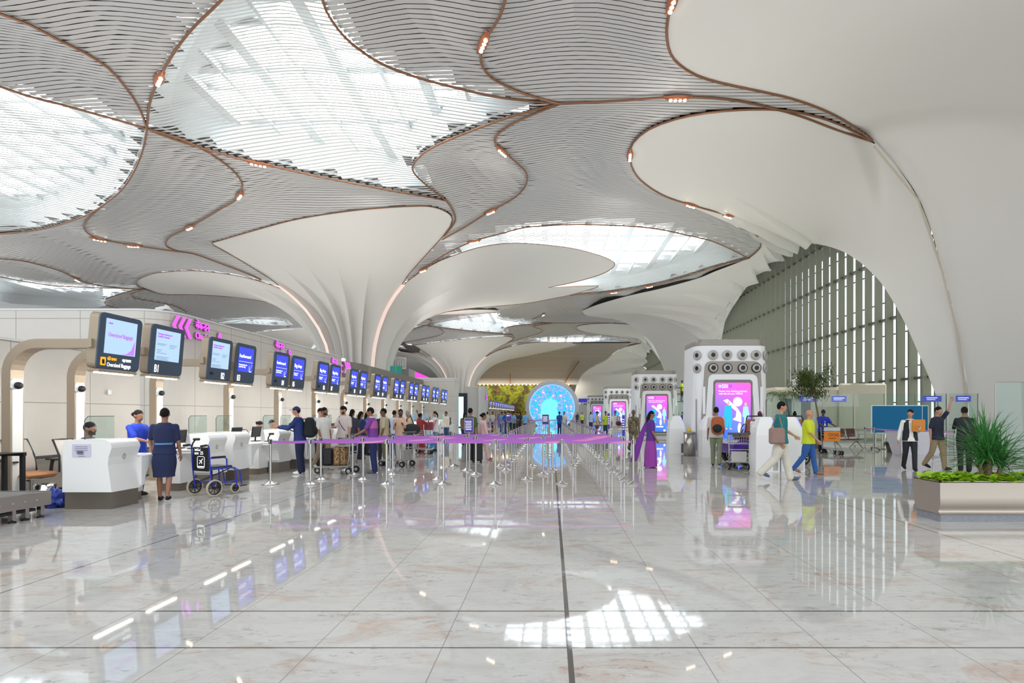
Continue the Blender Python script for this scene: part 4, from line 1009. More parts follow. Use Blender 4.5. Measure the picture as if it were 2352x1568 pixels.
rows = [('front', 11.2, [-6.02, -5.16, -3.53, -2.31, -1.20, .23, 1.76]), ('second', 12.0, [-5.29, -4.32, -2.60, -.55, 1.68]), ('third', 12.95, [-4.92, -3.93, -1.87, -.20, 1.73]),
        ('fourth', 13.9, [-5.43, -4.29, -2.25, -1.21, .03, 1.62]), ('fifth', 15.0, [-2.79, -1.47, -.55, .62, 1.66])]
for nm, y, xs in rows:
    for i, x in enumerate(xs):
        post(x, y, f'chrome belt post, {ORD[i]} from the left in the {nm} cross row of the queue', f'belt posts in the {nm} cross row', (xs[i+1], y) if i+1 < len(xs) else None)
lines = [('centre-left', -1.3, 17.0, 44, 1.35), ('middle', -.12, 18.5, 44, 1.35), ('centre-right', .77, 16.4, 36.5, 1.30), ('rightmost', 1.66, 16.2, 46, 1.30), ('left', -3.3, 27, 38, 1.6), ('outer left', -4.5, 30, 46, 1.8)]
for nm, x, y0, y1, st in lines:
    ys = list(np.arange(y0, y1, st))
    for i, y in enumerate(ys):
        post(x, float(y), f'chrome belt post, {ORD[i]} from the viewer in the {nm} line', f'belt posts in the {nm} receding line', (x, float(ys[i+1])) if i+1 < len(ys) else None)
for i, (y, xs) in enumerate(((47.0, [-5.5, -3.9, -2.3, -.7, .9, 2.4]), (52.0, [-6.0, -4.4, -2.8, -1.2, .4]))):
    for k, x in enumerate(xs): post(x, y, f'distant belt post, {ORD[k]} from the left in the {("nearer", "farther")[i]} row before the round screen', 'distant belt posts before the round screen', (xs[k+1], y) if k+1 < len(xs) else None)
# purple placards on posts
PUR = mat('purple_placard', (72, 58, 150), .4)
def placard(px, y, w, z0, z1, lab, lines_=6, head='', ang=0.0):
    X = (px-CX)*y/F; t = thing('placard_stand', (X, y, 0), ang, lab, 'sign', 'purple placards of the queue')
    mb = MB(); mb.lathe([(0, 0), (.15, 0), (.155, .01), (.05, .03), (0, .03)], 20); mb.build('base', SATIN, t)
    mb = MB(); mb.cyl((0, .02, .02), (0, .02, z0+.1), .018, 10); mb.build('pole', SATIN, t)
    mb = MB(); mb.box((0, 0, (z0+z1)/2), (w, .02, z1-z0), bev=.004); mb.build('frame', STEEL, t)
    mb = MB(); mb.box((0, -.008, (z0+z1)/2), (w*.9, .012, (z1-z0)*.94)); pn = mb.build('panel', PUR, t)
    mb = MB(); h = z1-z0
    for k in range(lines_): mb.box((-w*.05+w*.02*(k % 2), -.0155, z1-h*(.22+.11*k)), (w*(.62 if k % 3 else .7), .003, h*.03))
    if lines_: mb.build('print', T_W, pn)
    if head: text(head, Matrix(((1, 0, 0, -w*.36), (0, 0, -1, -.016), (0, 1, 0, z1-h*.30), (0, 0, 0, 1))), h*.22, T_W, pn, xs=.8, ext=.001)
    return t
placard(1077, 13.45, .24, 1.02, 1.40, 'purple text placard on a stand beside the man in the green shirt', 6)
placard(1253, 24.6, .33, 1.0, 1.48, 'purple pictogram placard in front of the round screen', 5)
placard(1169, 30.0, .32, 1.08, 1.50, 'purple placard reading Exit beside the staff in blue', 1, 'Exit')
placard(1146, 22.0, .07, .9, 1.55, 'narrow pale blue upright sign on a post left of the Exit placard', 0)
placard(1398, 22.0, .10, .85, 1.55, 'narrow purple upright banner farther from the soldier', 5)
placard(1432, 17.5, .09, .75, 1.48, 'narrow purple upright banner just left of the soldier', 5)

# ---------------------------------------------------------------- ventilation towers with screens
ad = bpy.data.materials.new('advert_screen'); ad.use_nodes = True; nt = ad.node_tree; b = nt.nodes['Principled BSDF']; b.inputs['Base Color'].default_value = (0, 0, 0, 1); b.inputs['Roughness'].default_value = .2
tc = nt.nodes.new('ShaderNodeTexCoord'); sp = nt.nodes.new('ShaderNodeSeparateXYZ'); nt.links.new(tc.outputs['Object'], sp.inputs[0])
ma = nt.nodes.new('ShaderNodeMath'); ma.operation = 'MULTIPLY_ADD'; ma.inputs[1].default_value = .45; nt.links.new(sp.outputs[0], ma.inputs[0]); nt.links.new(sp.outputs[2], ma.inputs[2])
mr = nt.nodes.new('ShaderNodeMapRange'); mr.inputs[1].default_value = .3; mr.inputs[2].default_value = 2.8; nt.links.new(ma.outputs[0], mr.inputs[0])
rp = nt.nodes.new('ShaderNodeValToRGB'); e = rp.color_ramp.elements; cl = ((0, (40, 110, 250)), (.3, (90, 130, 250)), (.5, (140, 110, 240)), (.75, (210, 90, 240)), (1, (250, 90, 200)))
while len(e) < len(cl): e.new(.5)
for i, (p, c) in enumerate(cl): e[i].position = p; e[i].color = (*srgb(c), 1)
nt.links.new(mr.outputs[0], rp.inputs[0]); nt.links.new(rp.outputs[0], b.inputs['Emission Color']); b.inputs['Emission Strength'].default_value = 1.0
TW_W = mat('tower_white', (242, 242, 242), .35)
TW_G = mat('tower_grey', (150, 143, 134), .35, .3)
VENT = mat('vent_rim', (186, 184, 178), .4, .2)
TEAL = mat('teal_print', (20, 150, 180), .5, emit=(30, 164, 196), es=.9); SKIN_P = mat('skin_print', (230, 170, 150), .5, emit=(226, 160, 140), es=.7); CY_P = mat('pale_cyan_print', (140, 220, 230), .5, emit=(140, 226, 236), es=.9)
def plan_tower(w, d, r): return rrect(w, d, r, 6)
def tower(X, Y, label, proto=None):
    if proto: return dup(proto, (X, Y, 0), 0, label)
    t = thing('ventilation_tower', (X, Y, 0), 0, label, 'tower', 'white ventilation towers with advert screens')
    W_, D_ = 2.72, 2.0; yb = D_/2
    def ring_(sc, z): return [(a*sc, b*(.98 if sc < 1 else 1)+yb, z) for a, b in plan_tower(W_, D_, .42)]
    mb = MB(); mb.grid([[p for p in (ring_(k, z)[i] for k, z in ((1.06, 0), (1.03, 1.6), (1.0, 3.2), (.99, 4.02)))] for i in range(28)], close=True)
    mb.add(ring_(.99, 4.02), [list(range(28))]); mb.build('body', TW_W, t)
    mb = MB(); mb.grid([[ring_(.98, 4.03)[i], ring_(.985, 4.2)[i], ring_(.95, 4.25)[i]] for i in range(28)], close=True); mb.add(ring_(.95, 4.25), [list(range(28))]); mb.build('cap', TW_G, t)
    def ushape(h0, h1, z1, th_s, th_t, r, y, m, nm, depth=.03):
        """inverted U: half width h1 at the top, h0 at the floor"""
        def outer(hs, hb, zt, rr):
            pts = [(-hb, .12)]+[(-hs+rr-rr*math.cos(a), zt-rr+rr*math.sin(a)) for a in np.linspace(0, PI/2, 6)]; return pts+[(-x, z) for x, z in pts[::-1]]
        O = outer(h1, h0, z1, r); I = outer(h1-th_s, h0-th_s, z1-th_t, r*.8)
        mb = MB(); P = [[(o[0], y, o[1]), (o[0], y-depth, o[1]), (i[0], y-depth, i[1]), (i[0], y, i[1])] for o, i in zip(O, I)]
        mb.grid(P, smooth=False); return mb.build(nm, m, t)
    ushape(1.22, 1.02, 3.44, .13, .50, .22, 0.02, TW_G, 'grey_band', .055)
    ushape(1.09, .90, 2.96, .20, .24, .20, 0.01, TW_W, 'inner_frame', .065)
    mb = MB(); mb.prism([(a, -.01, b+1.53) for a, b in rrect(1.44, 2.46, .12, 4)], (0, -.05, 0)); mb.build('bezel', mat('bezel_grey', (112, 108, 104), .3, .4), t)
    mb = MB(); mb.add([(a, -.066, b+1.52) for a, b in rrect(1.30, 2.26, .08, 4)], [list(range(20))]); sc = mb.build('advert_screen', ad, t, fix=False)
    FT = lambda a, z: Matrix(((1, 0, 0, a), (0, 0, -1, -.07), (0, 1, 0, z), (0, 0, 0, 1)))
    text('SBI', FT(-.42, 2.46), .19, T_W, sc, ext=.001); text('Power your banking journey\nwith the all-new YONO', FT(-.53, 2.31), .095, T_W, sc, ext=.001, xs=.95)
    mb = MB(); mb.add([(-.48+.055*math.cos(a), -.069, 2.52+.055*math.sin(a)) for a in np.linspace(0, 2*PI, 16)[:-1]], [list(range(15))]); mb.build('emblem', CY_P, sc, fix=False)
    mb = MB(); mb.add([(a-.10, -.069, b+2.52) for a, b in rrect(.13, .13, .03, 3)], [list(range(16))]); mb.build('app_tile', T_P, sc, fix=False)
    lay = [0]
    def flat(m, polys, nm):
        mb = MB()
        for p in polys: lay[0] += 1; mb.add([(a, -.068-.0006*lay[0], z) for a, z in p], [list(range(len(p)))])
        mb.build(nm, m, sc, fix=False)
    ell = lambda x, z, a, b: [(x+a*math.cos(q), z+b*math.sin(q)) for q in np.linspace(0, 2*PI, 17)[:-1]]
    flat(T_W, [[(-.36, 2.0), (-.20, 2.05), (.16, 1.72), (.30, 1.5), (.30, 1.2), (.05, 1.28), (-.02, 1.3), (.10, 1.4), (.12, 1.6)], ell(.17, 1.95, .17, .17), ell(.24, .98, .07, .2), [(-.05, .74), (.4, .74), (.4, .66), (-.05, .66)], [(.42, .52), (.54, .52), (.54, .40), (.42, .40)]], 'white_shape')
    flat(TEAL, [[(-.30, 1.82), (-.06, 1.82), (-.04, 1.35), (-.06, .98), (-.15, .98), (-.17, 1.3), (-.19, .98), (-.28, .98), (-.28, 1.4), (-.34, 1.4)]], 'suit_figure')
    flat(CY_P, [[(.38, 1.78), (.54, 1.78), (.60, 1.4), (.52, 1.38), (.53, 1.15), (.40, 1.15), (.40, 1.4), (.34, 1.4)]], 'dress_figure')
    for nm, p in (('printed_face', ell(-.17, 1.90, .05, .07)), ('printed_face', ell(.46, 1.86, .05, .07)), ('printed_foot', [(-.28, .98), (-.20, .98), (-.20, .94), (-.30, .94)]), ('printed_foot', [(-.14, .98), (-.06, .98), (-.02, .94), (-.14, .94)]), ('printed_foot', [(.42, 1.15), (.51, 1.15), (.49, .92), (.44, .92)])): flat(SKIN_P, [p], nm)
    # circular air nozzles
    def nozzle(c, nrm, dark):
        q = Vector((0, 0, 1)).rotation_difference(Vector(nrm)).to_matrix(); mb = MB()
        mb.lathe([(.178, 0), (.178, .02), (.165, .028), (.150, .02), (.130, .012), (.125, .03), (.10, .045), (.082, .02), (.078, -.0)], 24, c, 1 if dark else 0, True, q)
        mb.lathe([(.150, .022), (.125, .034), (.10, .05), (.082, .03)], 24, c, 0, True, q)
        mb.lathe([(0, .012), (.08, .012)], 24, Vector(c)+q @ Vector((0, -.0, .004))+Vector((0, 0, -.012)), 2, False, q)
        return mb.build('air_nozzle', [VENT, BLACK, BLACK], t)
    for zz, dk in ((3.67, False), (3.19, True)):
        for u in (-.72, -.20, .38-.02, .90-.04): nozzle((u, -.035 if not dk else -.06, zz), (0, -1, 0), dk)
        for s in (-1, 1):
            a = math.radians(40); nozzle((s*(1.36-.42+.42*math.sin(math.radians(50))+.0), .42-.42*math.cos(math.radians(50))-.02, zz), (s*math.sin(math.radians(52)), -math.cos(math.radians(52)), 0), False)
    for s in (-1, 1):
        mb = MB(); mb.box((s*1.055, -.045, 2.0), (.10, .02, 1.0), bev=.008); mb.build('hatch', TW_W, t)
        mb = MB(); mb.box((s*1.30, -.0+.12, 1.1), (.02, .05, 1.9)); mb.build('door_seam', GREY, t)
    mb = MB(); mb.box((0, -.02, .18), (2.0, .06, .10)); mb.build('plinth_grille', TW_G, t)
    return t
TW = tower(6.66, 19.2, 'nearest white tower with round air nozzles and a pink bank advert')
tower(6.66, 33.0, 'second white tower with air nozzles, behind the woman in the purple sari', TW)
tower(6.72, 52.0, 'third white air nozzle tower, left of the soldier', TW)
tower(6.85, 78.0, 'fourth white air nozzle tower, small in the distance', TW)
tower(6.9, 96.0, 'farthest white air nozzle tower by the blue fascia board', TW)
for (x, y) in ((6.66, 20.2), (6.66, 34.0), (6.72, 53.0)): upward_fill('tower_fill', (x, y, 4.32), 2.2, 1.6, 230)  # unseen fill lamps added above the tower caps to brighten the ceiling
# ---------------------------------------------------------------- people
def remesh(mb, vox, smooth=2):
    me = bpy.data.meshes.new('tmp'); me.from_pydata(mb.v, [], mb.f); o = bpy.data.objects.new('tmp', me); COL.objects.link(o)
    r = o.modifiers.new('r', 'REMESH'); r.mode = 'VOXEL'; r.voxel_size = vox; r.use_smooth_shade = True
    if smooth: s = o.modifiers.new('s', 'SMOOTH'); s.iterations = smooth; s.factor = .5
    dg = bpy.context.evaluated_depsgraph_get(); dg.update(); out = bpy.data.meshes.new_from_object(o.evaluated_get(dg))
    V = [tuple(v.co) for v in out.vertices]; Fs = [tuple(p.vertices) for p in out.polygons]
    bpy.data.objects.remove(o); bpy.data.meshes.remove(me); bpy.data.meshes.remove(out)
    return V, Fs
def limb(mb, pts, rs, n=10, mi=0):
    mb.tube(pts, rs, n, mi)
    for p, r in zip(pts, rs): mb.ball(p, r, 10, mi)
def rings(mb, R, n=18, mi=0):
    """R: list of (x, y, z, rx, ry)"""
    P = [[(x+rx*math.cos(2*PI*k/n), y+ry*math.sin(2*PI*k/n), z) for (x, y, z, rx, ry) in R] for k in range(n)]
    mb.grid(P, mi, True, True)
    for q in (R[0], R[-1]): mb.add([(q[0]+q[3]*math.cos(2*PI*k/n), q[1]+q[4]*math.sin(2*PI*k/n), q[2]) for k in range(n)], [list(range(n))], mi)
SK = {'b': (150, 104, 80), 'd': (112, 76, 58), 'l': (190, 140, 112)}
def cloth(c): return mat('cloth_%d_%d_%d' % c, c, .85, var=.10, scale=9)
def skinm(k): return mat('skin_'+k, SK[k], .5)
HAIR = mat('black_hair', (24, 20, 20), .8, spec=.2); GREYH = mat('grey_hair', (150, 148, 146), .6)
def person(label, X, Y, face, h=1.66, skin='b', top=(200,200,200), legs=(40,44,60), shoes=(30,30,32), sleeve='short', hair='short', hairm=None, stride=0.0,
           armL=(5, 12, 8), armR=(5, 12, 8), lean=0.0, sit=False, flare=1.0, bottom='trousers', beard=False, glasses=False, cap=None, build=1.0, group='people in the hall', vox=.02, extra=None, head=(0, 0), seat_z=.46, lower=None):
    """face: bearing the person looks towards, degrees; 0 = towards the viewer (-Y), 90 = towards +X, 180 = away. arms: (forward, elbow bend, spread) in degrees"""
    root = thing('person', (X, Y, 0), math.radians(face), label, 'person', group); k = h/1.75
    S = lambda x, y, z: Vector((x, y, z))*k
    hipz = seat_z/k+.10 if sit else .93
    dl = math.radians(lean); up = Vector((0, -math.sin(dl), math.cos(dl)))
    hip = Vector((0, 0, hipz))
    if stride and not sit: hip.z -= .035*abs(stride)
    def on(t, x=0, y=0): return hip+up*t+Vector((x, y*math.cos(dl), 0))
    sh_t, b = .465, build
    neck, headc = on(.565, 0, -.01), on(.70, 0, -.03)
    # legs
    J = {}
    for s, nm in ((-1, 'R'), (1, 'L')):
        h0 = hip+Vector((s*.09*b, 0, -.02))
        if sit: a, kb = math.radians(86), math.radians(86)
        else:
            sg = stride*s; a = math.radians(24*sg); kb = math.radians(6+(26*max(0, -sg)))
        kn = h0+Vector((0, -math.sin(a)*.43, -math.cos(a)*.43)); a2 = a-kb
        an = kn+Vector((0, -math.sin(a2)*.42, -math.cos(a2)*.42))
        J[nm] = (h0, kn, an, a2)
    low = min(J['L'][2].z, J['R'][2].z)
    dz = (.075-low)
    if not sit:
        for q in (hip, neck, headc): q.z += dz
        for nm in J: J[nm] = tuple(v+Vector((0, 0, dz)) if isinstance(v, Vector) else v for v in J[nm])
    A = {}
    for s, nm, (f, e, sp) in ((-1, 'R', armR), (1, 'L', armL)):
        s0 = on(sh_t, s*.172*b, 0); f, e, sp = [math.radians(q) for q in (f, e, sp)]
        d1 = Vector((s*math.sin(sp), -math.sin(f)*math.cos(sp), -math.cos(f)*math.cos(sp)))
        el = s0+d1*.29
        f2 = f+e; inw = math.sin(sp)-.25*math.sin(min(e, PI/2))
        d2 = Vector((s*inw, -math.sin(f2), -math.cos(f2))).normalized(); wr = el+d2*.25
        A[nm] = (s0, el, wr, d2)
    kk = lambda v: v*k
    # body: one continuous surface
    mb = MB()
    rings(mb, [tuple(kk(on(t, 0, yo)))+(rx*k*b, ry*k*b) for t, yo, rx, ry in ((-.06,0,.13,.09),(.04,0,.15,.10),(.16,0,.13,.09),(.30,0,.145,.10),(.42,0,.165,.10),(.49,0,.135,.085),(.54,0,.075,.06))])
    limb(mb, [kk(on(.50)), kk(neck), kk(neck+(headc-neck)*.5)], [.06*k, .052*k, .05*k])
    for nm in 'LR':
        s0, el, wr, d2 = A[nm]; limb(mb, [kk(s0), kk((s0+el)/2), kk(el), kk((el+wr)/2), kk(wr)], [.05*k, .044*k, .036*k, .034*k, .024*k])
        h0, kn, an, a2 = J[nm]; limb(mb, [kk(h0), kk((h0+kn)/2), kk(kn), kk(kn+(an-kn)*.35), kk(an)], [.082*k, .07*k, .05*k, .05*k, .034*k])
        limb(mb, [kk(an), kk(an+Vector((0, -.13, -.05)))], [.034*k, .026*k])
        palm = wr+d2*.05; q = d2.to_track_quat('Z', 'Y').to_matrix(); mb.ball(kk(palm), (.028*k, .036*k, .05*k), 10, 0, q)
    yaw, pit = math.radians(head[0]), math.radians(head[1]); HM = Matrix.Rotation(yaw, 3, 'Z') @ Matrix.Rotation(-pit, 3, 'X')
    hp = lambda x, y, z: kk(headc)+(HM @ Vector((x, y, z)))*k
    mb.ball(hp(0, .005, .015), (.074*k, .092*k, .098*k), 16, 0, HM); mb.ball(hp(0, -.028, -.055), (.054*k, .058*k, .058*k), 12, 0, HM)
    limb(mb, [hp(0, -.085, .015), hp(0, -.105, -.022)], [.011*k, .015*k], 8)
    for s in (-1, 1): mb.ball(hp(s*.077, .012, -.005), (.012*k, .022*k, .032*k), 8, 0, HM)
    V, Fs = remesh(mb, vox*.8, 2)
    B = MB(); B.add(V, Fs, 0, True)
    for nm in 'LR':                                                  # five fingers, unequal and slightly curled
        s0, el, wr, d2 = A[nm]; s = 1 if nm == 'L' else -1
        q = d2.to_track_quat('Z', 'Y').to_matrix()
        for i, ln in enumerate((.062, .072, .066, .050)):
            o_ = wr+d2*.085+q @ Vector((0, (-.026+.0175*i), 0)); m1 = o_+d2*ln*.5+q @ Vector((-.006*s, 0, 0)); e_ = o_+d2*ln*.85+q @ Vector((-.024*s, 0, 0))
            B.tube([kk(o_-d2*.01), kk(m1), kk(e_)], [.0085*k, .008*k, .006*k], 6)
        o_ = wr+d2*.035+q @ Vector((0, -.028, 0)); B.tube([kk(o_), kk(o_+d2*.03+q @ Vector((-.012*s, -.022, 0))), kk(o_+d2*.058+q @ Vector((-.018*s, -.02, 0)))], [.011*k, .009*k, .007*k], 6)
    for s in (-1, 1):
        B.ball(hp(s*.030, -.0785, .022), (.012*k, .005*k, .006*k), 8, 1, HM); B.ball(hp(s*.030, -.0825, .022), (.0055*k, .0025*k, .0055*k), 6, 2, HM)
        B.tube([hp(s*.014, -.081, .044), hp(s*.032, -.075, .049), hp(s*.048, -.064, .044)], [.004*k, .0045*k, .003*k], 5, 2)
    B.tube([hp(-.024, -.083, -.055), hp(0, -.091, -.053), hp(.024, -.083, -.055)], [.004*k, .007*k, .004*k], 5, 3)
    B.build('body', [skinm(skin), mat('eye_white', (220, 214, 206), .3), HAIR, mat('lip', (140, 84, 76), .5)], root, fix=False)
    # clothes
    T_ = cloth(top)
    mb = MB(); fl_ = .022
    wl = -.10 if bottom != 'dress' else -.06
    rings(mb, [tuple(kk(on(t, 0, yo)))+((rx*b+fl_)*k, (ry*b+fl_)*k) for t, yo, rx, ry in ((wl,0,.180,.132),(.04,0,.158,.11),(.16,0,.148,.105),(.30,0,.155,.112),(.42,0,.17,.108),(.49,0,.138,.09),(.545,0,.07,.058))])
    for nm in 'LR':
        s0, el, wr, d2 = A[nm]
        if sleeve == 'short': limb(mb, [kk(s0), kk(s0+(el-s0)*.78)], [.062*k*b, .060*k*b])
        elif sleeve == 'long': limb(mb, [kk(s0), kk(el), kk(wr-d2*.01)], [.062*k*b, .052*k*b, .040*k*b])
        else: mb.ball(kk(s0), .055*k*b, 10)
    V, Fs = remesh(mb, vox, 2); B = MB(); B.add(V, Fs, 0, True); B.build('shirt' if bottom != 'dress' else 'dress_top', T_, root, fix=False)
    L_ = cloth(legs)
    if bottom == 'trousers':
        mb = MB(); rings(mb, [tuple(kk(on(t)))+(rx*k*b, ry*k*b) for t, rx, ry in ((-.10,.165,.125),(0,.168,.125),(.08,.160,.118))])
        for nm in 'LR':
            h0, kn, an, a2 = J[nm]; limb(mb, [kk(h0), kk((h0+kn)/2), kk(kn), kk((kn+an)/2), kk(an+(an-kn).normalized()*.01)], [.094*k*b, .088*k*b*flare, .072*k*flare, .068*k*flare, .062*k*flare])
        V, Fs = remesh(mb, vox, 2); B = MB(); B.add(V, Fs, 0, True); B.build('trousers', L_, root, fix=False)
    else:                                                            # skirt, dress or sari: one draped cone
        zt, zb = hip.z+.10, (.46 if bottom == 'dress' else .03)
        w = .17 if bottom == 'dress' else .235
        n = 36; P = []
        for i in range(n):
            a = 2*PI*i/n; row = []
            for j in range(10):
                v = j/9; z = zt+(zb-zt)*v; fo = 1+(.06 if bottom != 'dress' else .02)*v*math.sin(7*a)
                rx = (.155+(w-.155)*v**1.3+.035*math.sin(v*PI)**2)*fo*b; ry = (.115+(w*.85-.115)*v**1.2+.03*math.sin(v*PI)**2)*fo*b
                row.append(tuple(kk(Vector((rx*math.cos(a), ry*math.sin(a)+stride*.05*v, z)))))
            P.append(row)
        mb = MB(); mb.grid(P, 0, True, True); mb.add([r[-1] for r in P], [list(range(n))]); mb.build('skirt', L_, root)
    SHM = cloth(shoes)
    for nm in 'LR':
        h0, kn, an, a2 = J[nm]; mb = MB(); c = an+Vector((0, -.065, 0)); tl = max(-.5, min(.5, a2+.0 if not sit else 0))
        M = Matrix.Rotation(0 if an.z < .11 else .45, 3, 'X')
        mb.ball((0, 0, 0), 1, 14); vs = []
        for x, y, z in mb.v:
            yy = y*.135; wd = .046*(1 if y < .3 else .85); hh = .05 if z > 0 else .035
            if z > 0 and y > .1: hh = .07
            vs.append(M @ Vector((x*wd, yy, max(z, -.95)*hh)))
        zoff = an.z-.075+.034
        mb.v = [tuple(kk(v+Vector((c.x, c.y, zoff)))) for v in vs]; mb.build('shoe', SHM, root, fix=False)
    hm = hairm or HAIR
    if hair != 'bald':
        mb = MB(); n = 18; P = []
        for i in range(n+1):
            a = 2*PI*i/n; row = []
            fr = .5-.5*math.cos(a)                                   # 0 at the face, 1 at the back
            lim = math.radians(62+70*fr**.75) if hair != 'fringe' else math.radians(78+52*fr**.75)
            for j in range(8):
                th = lim*j/7; r = 1.095-.075*(j/7)**3
                row.append(hp(.074*r*math.sin(th)*math.sin(a), .008-.092*r*math.sin(th)*math.cos(a), .018+.098*(r+.03)*math.cos(th)))
            P.append(row)
        mb.grid(P)
        if hair == 'bun': mb.ball(hp(0, .115, .03), .045*k, 10)
        if hair == 'high_bun': mb.ball(hp(0, .07, .12), .05*k, 10)
        if hair == 'long': limb(mb, [hp(0, .07, .0), hp(0, .11, -.10), hp(.01, .12, -.26), hp(.01, .10, -.38)], [.06*k, .055*k, .045*k, .02*k])
        if hair == 'tail': limb(mb, [hp(0, .10, .02), hp(0, .13, -.06), hp(0, .12, -.18)], [.035*k, .032*k, .015*k])
        mb.build('hair', hm, root, fix=False)
    if beard:
        mb = MB(); P = []
        for i in range(13):
            a = math.radians(-100+200*i/12); e_ = abs(math.sin(a)); P.append([hp(.0575*math.sin(a), -.028-.0615*math.cos(a), z) for z in (-.066+.045*e_**2, -.088+.02*e_, -.112+.012*e_)])
        mb.grid(P); mb.tube([hp(-.027, -.086, -.046), hp(0, -.096, -.040), hp(.027, -.086, -.046)], .0045*k, 5); mb.build('beard', mat('dark_beard', (52, 40, 36), .8), root, fix=False)
    if glasses:
        mb = MB()
        for s in (-1, 1):
            c = [hp(s*.032+.024*math.cos(q), -.096, .022+.018*math.sin(q)) for q in np.linspace(0, 2*PI, 13)]; mb.tube(c, .0028*k, 4)
            mb.tube([hp(s*.056, -.092, .026), hp(s*.078, .0, .02)], .0028*k, 4)
        mb.tube([hp(-.008, -.097, .026), hp(.008, -.097, .026)], .0028*k, 4); mb.build('glasses', BLACK, root)
    if cap:
        cm = cloth(cap); mb = MB(); P = []
        for i in range(19):
            a = 2*PI*i/18; P.append([hp(.083*math.sin(t)*math.sin(a), .006-.102*math.sin(t)*math.cos(a), .03+.095*math.cos(t)) for t in np.linspace(0, PI/2, 6)])
        mb.grid(P)
        mb.prism([hp(.075*math.cos(a), -.06-.12*math.sin(a), .035-.012*math.sin(a)) for a in np.linspace(0, PI, 9)], HM @ Vector((0, 0, .008*k))); mb.build('cap', cm, root)
    if extra: extra(root, dict(A=A, J=J, on=on, kk=kk, k=k, hp=hp, hip=hip))
    return root, dict(A=A, J=J, on=on, kk=kk, k=k, hp=hp, hip=hip)
def world(root, v): return Matrix.Rotation(root.rotation_euler.z, 3, 'Z') @ Vector(v)+root.location
def fpos(px, py): return fl(px, py)
def vest(col):
    def f(root, d):
        mb = MB(); R = [tuple(d['kk'](d['on'](t)))+(rx*d['k'], ry*d['k']) for t, rx, ry in ((-.08,.198,.150),(.12,.182,.140),(.30,.186,.144),(.42,.19,.140),(.52,.13,.11))]
        n = 24; P = [[(x+rx*math.cos(2*PI*q/n), y+ry*math.sin(2*PI*q/n), z) for (x, y, z, rx, ry) in R] for q in range(2, n+1) if q not in (17, 18, 19)]
        mb.grid(P, close=False); mb.build('vest', cloth(col), root)
    return f
def sash(col, side=1):
    def f(root, d):
        pts = [d['kk'](d['on'](t, x, y)) for t, x, y in ((.0, side*.19, -.02), (.18, side*.09, -.135), (.36, -side*.05, -.145), (.52, -side*.13, -.06), (.54, -side*.13, .05), (.36, -side*.02, .15), (.14, side*.10, .15), (.0, side*.19, .04))]
        mb = MB(); mb.tube(pts, .011*d['k'], 6); mb.build('strap', cloth(col), root)
    return f
def yoke(col):
    """upper half of a two-tone shirt"""
    def f(root, d):
        R = [tuple(d['kk'](d['on'](t)))+((rx+.028)*d['k'], (ry+.028)*d['k']) for t, rx, ry in ((.26,.153,.110),(.34,.160,.112),(.42,.17,.108),(.47,.160,.099))]
        mb = MB(); n = 28; mb.grid([[(x+rx*math.cos(2*PI*q/n), y+ry*math.sin(2*PI*q/n), z) for (x, y, z, rx, ry) in R] for q in range(n)], close=True)
        mb.build('yoke', cloth(col), root)
        mb = MB(); mb.lathe([(.062*d['k'], 0), (.072*d['k'], .035*d['k'])], 16, d['kk'](d['on'](.545))); mb.build('collar', cloth((232, 230, 226)), root)
    return f
def lanyard(root, d):
    mb = MB(); mb.tube([d['kk'](d['on'](t, x, y)) for t, x, y in ((.53, -.07, -.08), (.34, -.01, -.142), (.24, 0, -.142), (.34, .01, -.142), (.53, .07, -.08))], .006, 5); mb.box(d['kk'](d['on'](.20, 0, -.145)), (.06, .006, .09)); mb.build('lanyard', WHITE, root)
def tie(col):
    def f(root, d):
        mb = MB(); mb.prism([d['kk'](d['on'](t, x, -.147)) for t, x in ((.53, -.02), (.53, .02), (.14, .035), (.10, 0), (.14, -.035))], (0, .012, 0)); mb.build('tie', cloth(col), root)
    return f
def backpack(root, d, col, label, w=.30, h=.46, dp=.17, col2=None, off=0.0):
    t = thing('backpack', world(root, d['kk'](d['on'](.27, off, .11+dp*.62))), root.rotation_euler.z, label, 'backpack')
    mb = MB(); mb.ball((0, 0, 0), 1, 20); vs = []
    for x, y, z in mb.v:
        p = Vector((x, y, z)); sq = lambda q: math.copysign(abs(q)**.62, q)
        vs.append((sq(x)*w/2, sq(y)*dp/2*(1.1 if z < 0 else .85), sq(z)*h/2))
    mb.v = vs; mb.build('bag', cloth(col), t)
    mb = MB(); mb.ball((0, dp*.42, -h*.16), (w*.38, dp*.28, h*.24), 14); mb.build('front_pocket', cloth(col2 or tuple(max(0, c-12) for c in col)), t)
    for s in (-1, 1):
        mb = MB(); mb.tube([(s*w*.28, -dp*.35, h*.42), (s*w*.33, -dp*.9, h*.40), (s*w*.34, -dp*1.75, h*.18), (s*w*.36, -dp*1.6, -h*.12), (s*w*.34, -dp*.5, -h*.32)], .014, 6); mb.build('strap', cloth((24, 24, 26)), t)
    return t
N_ = 'people in the hall'
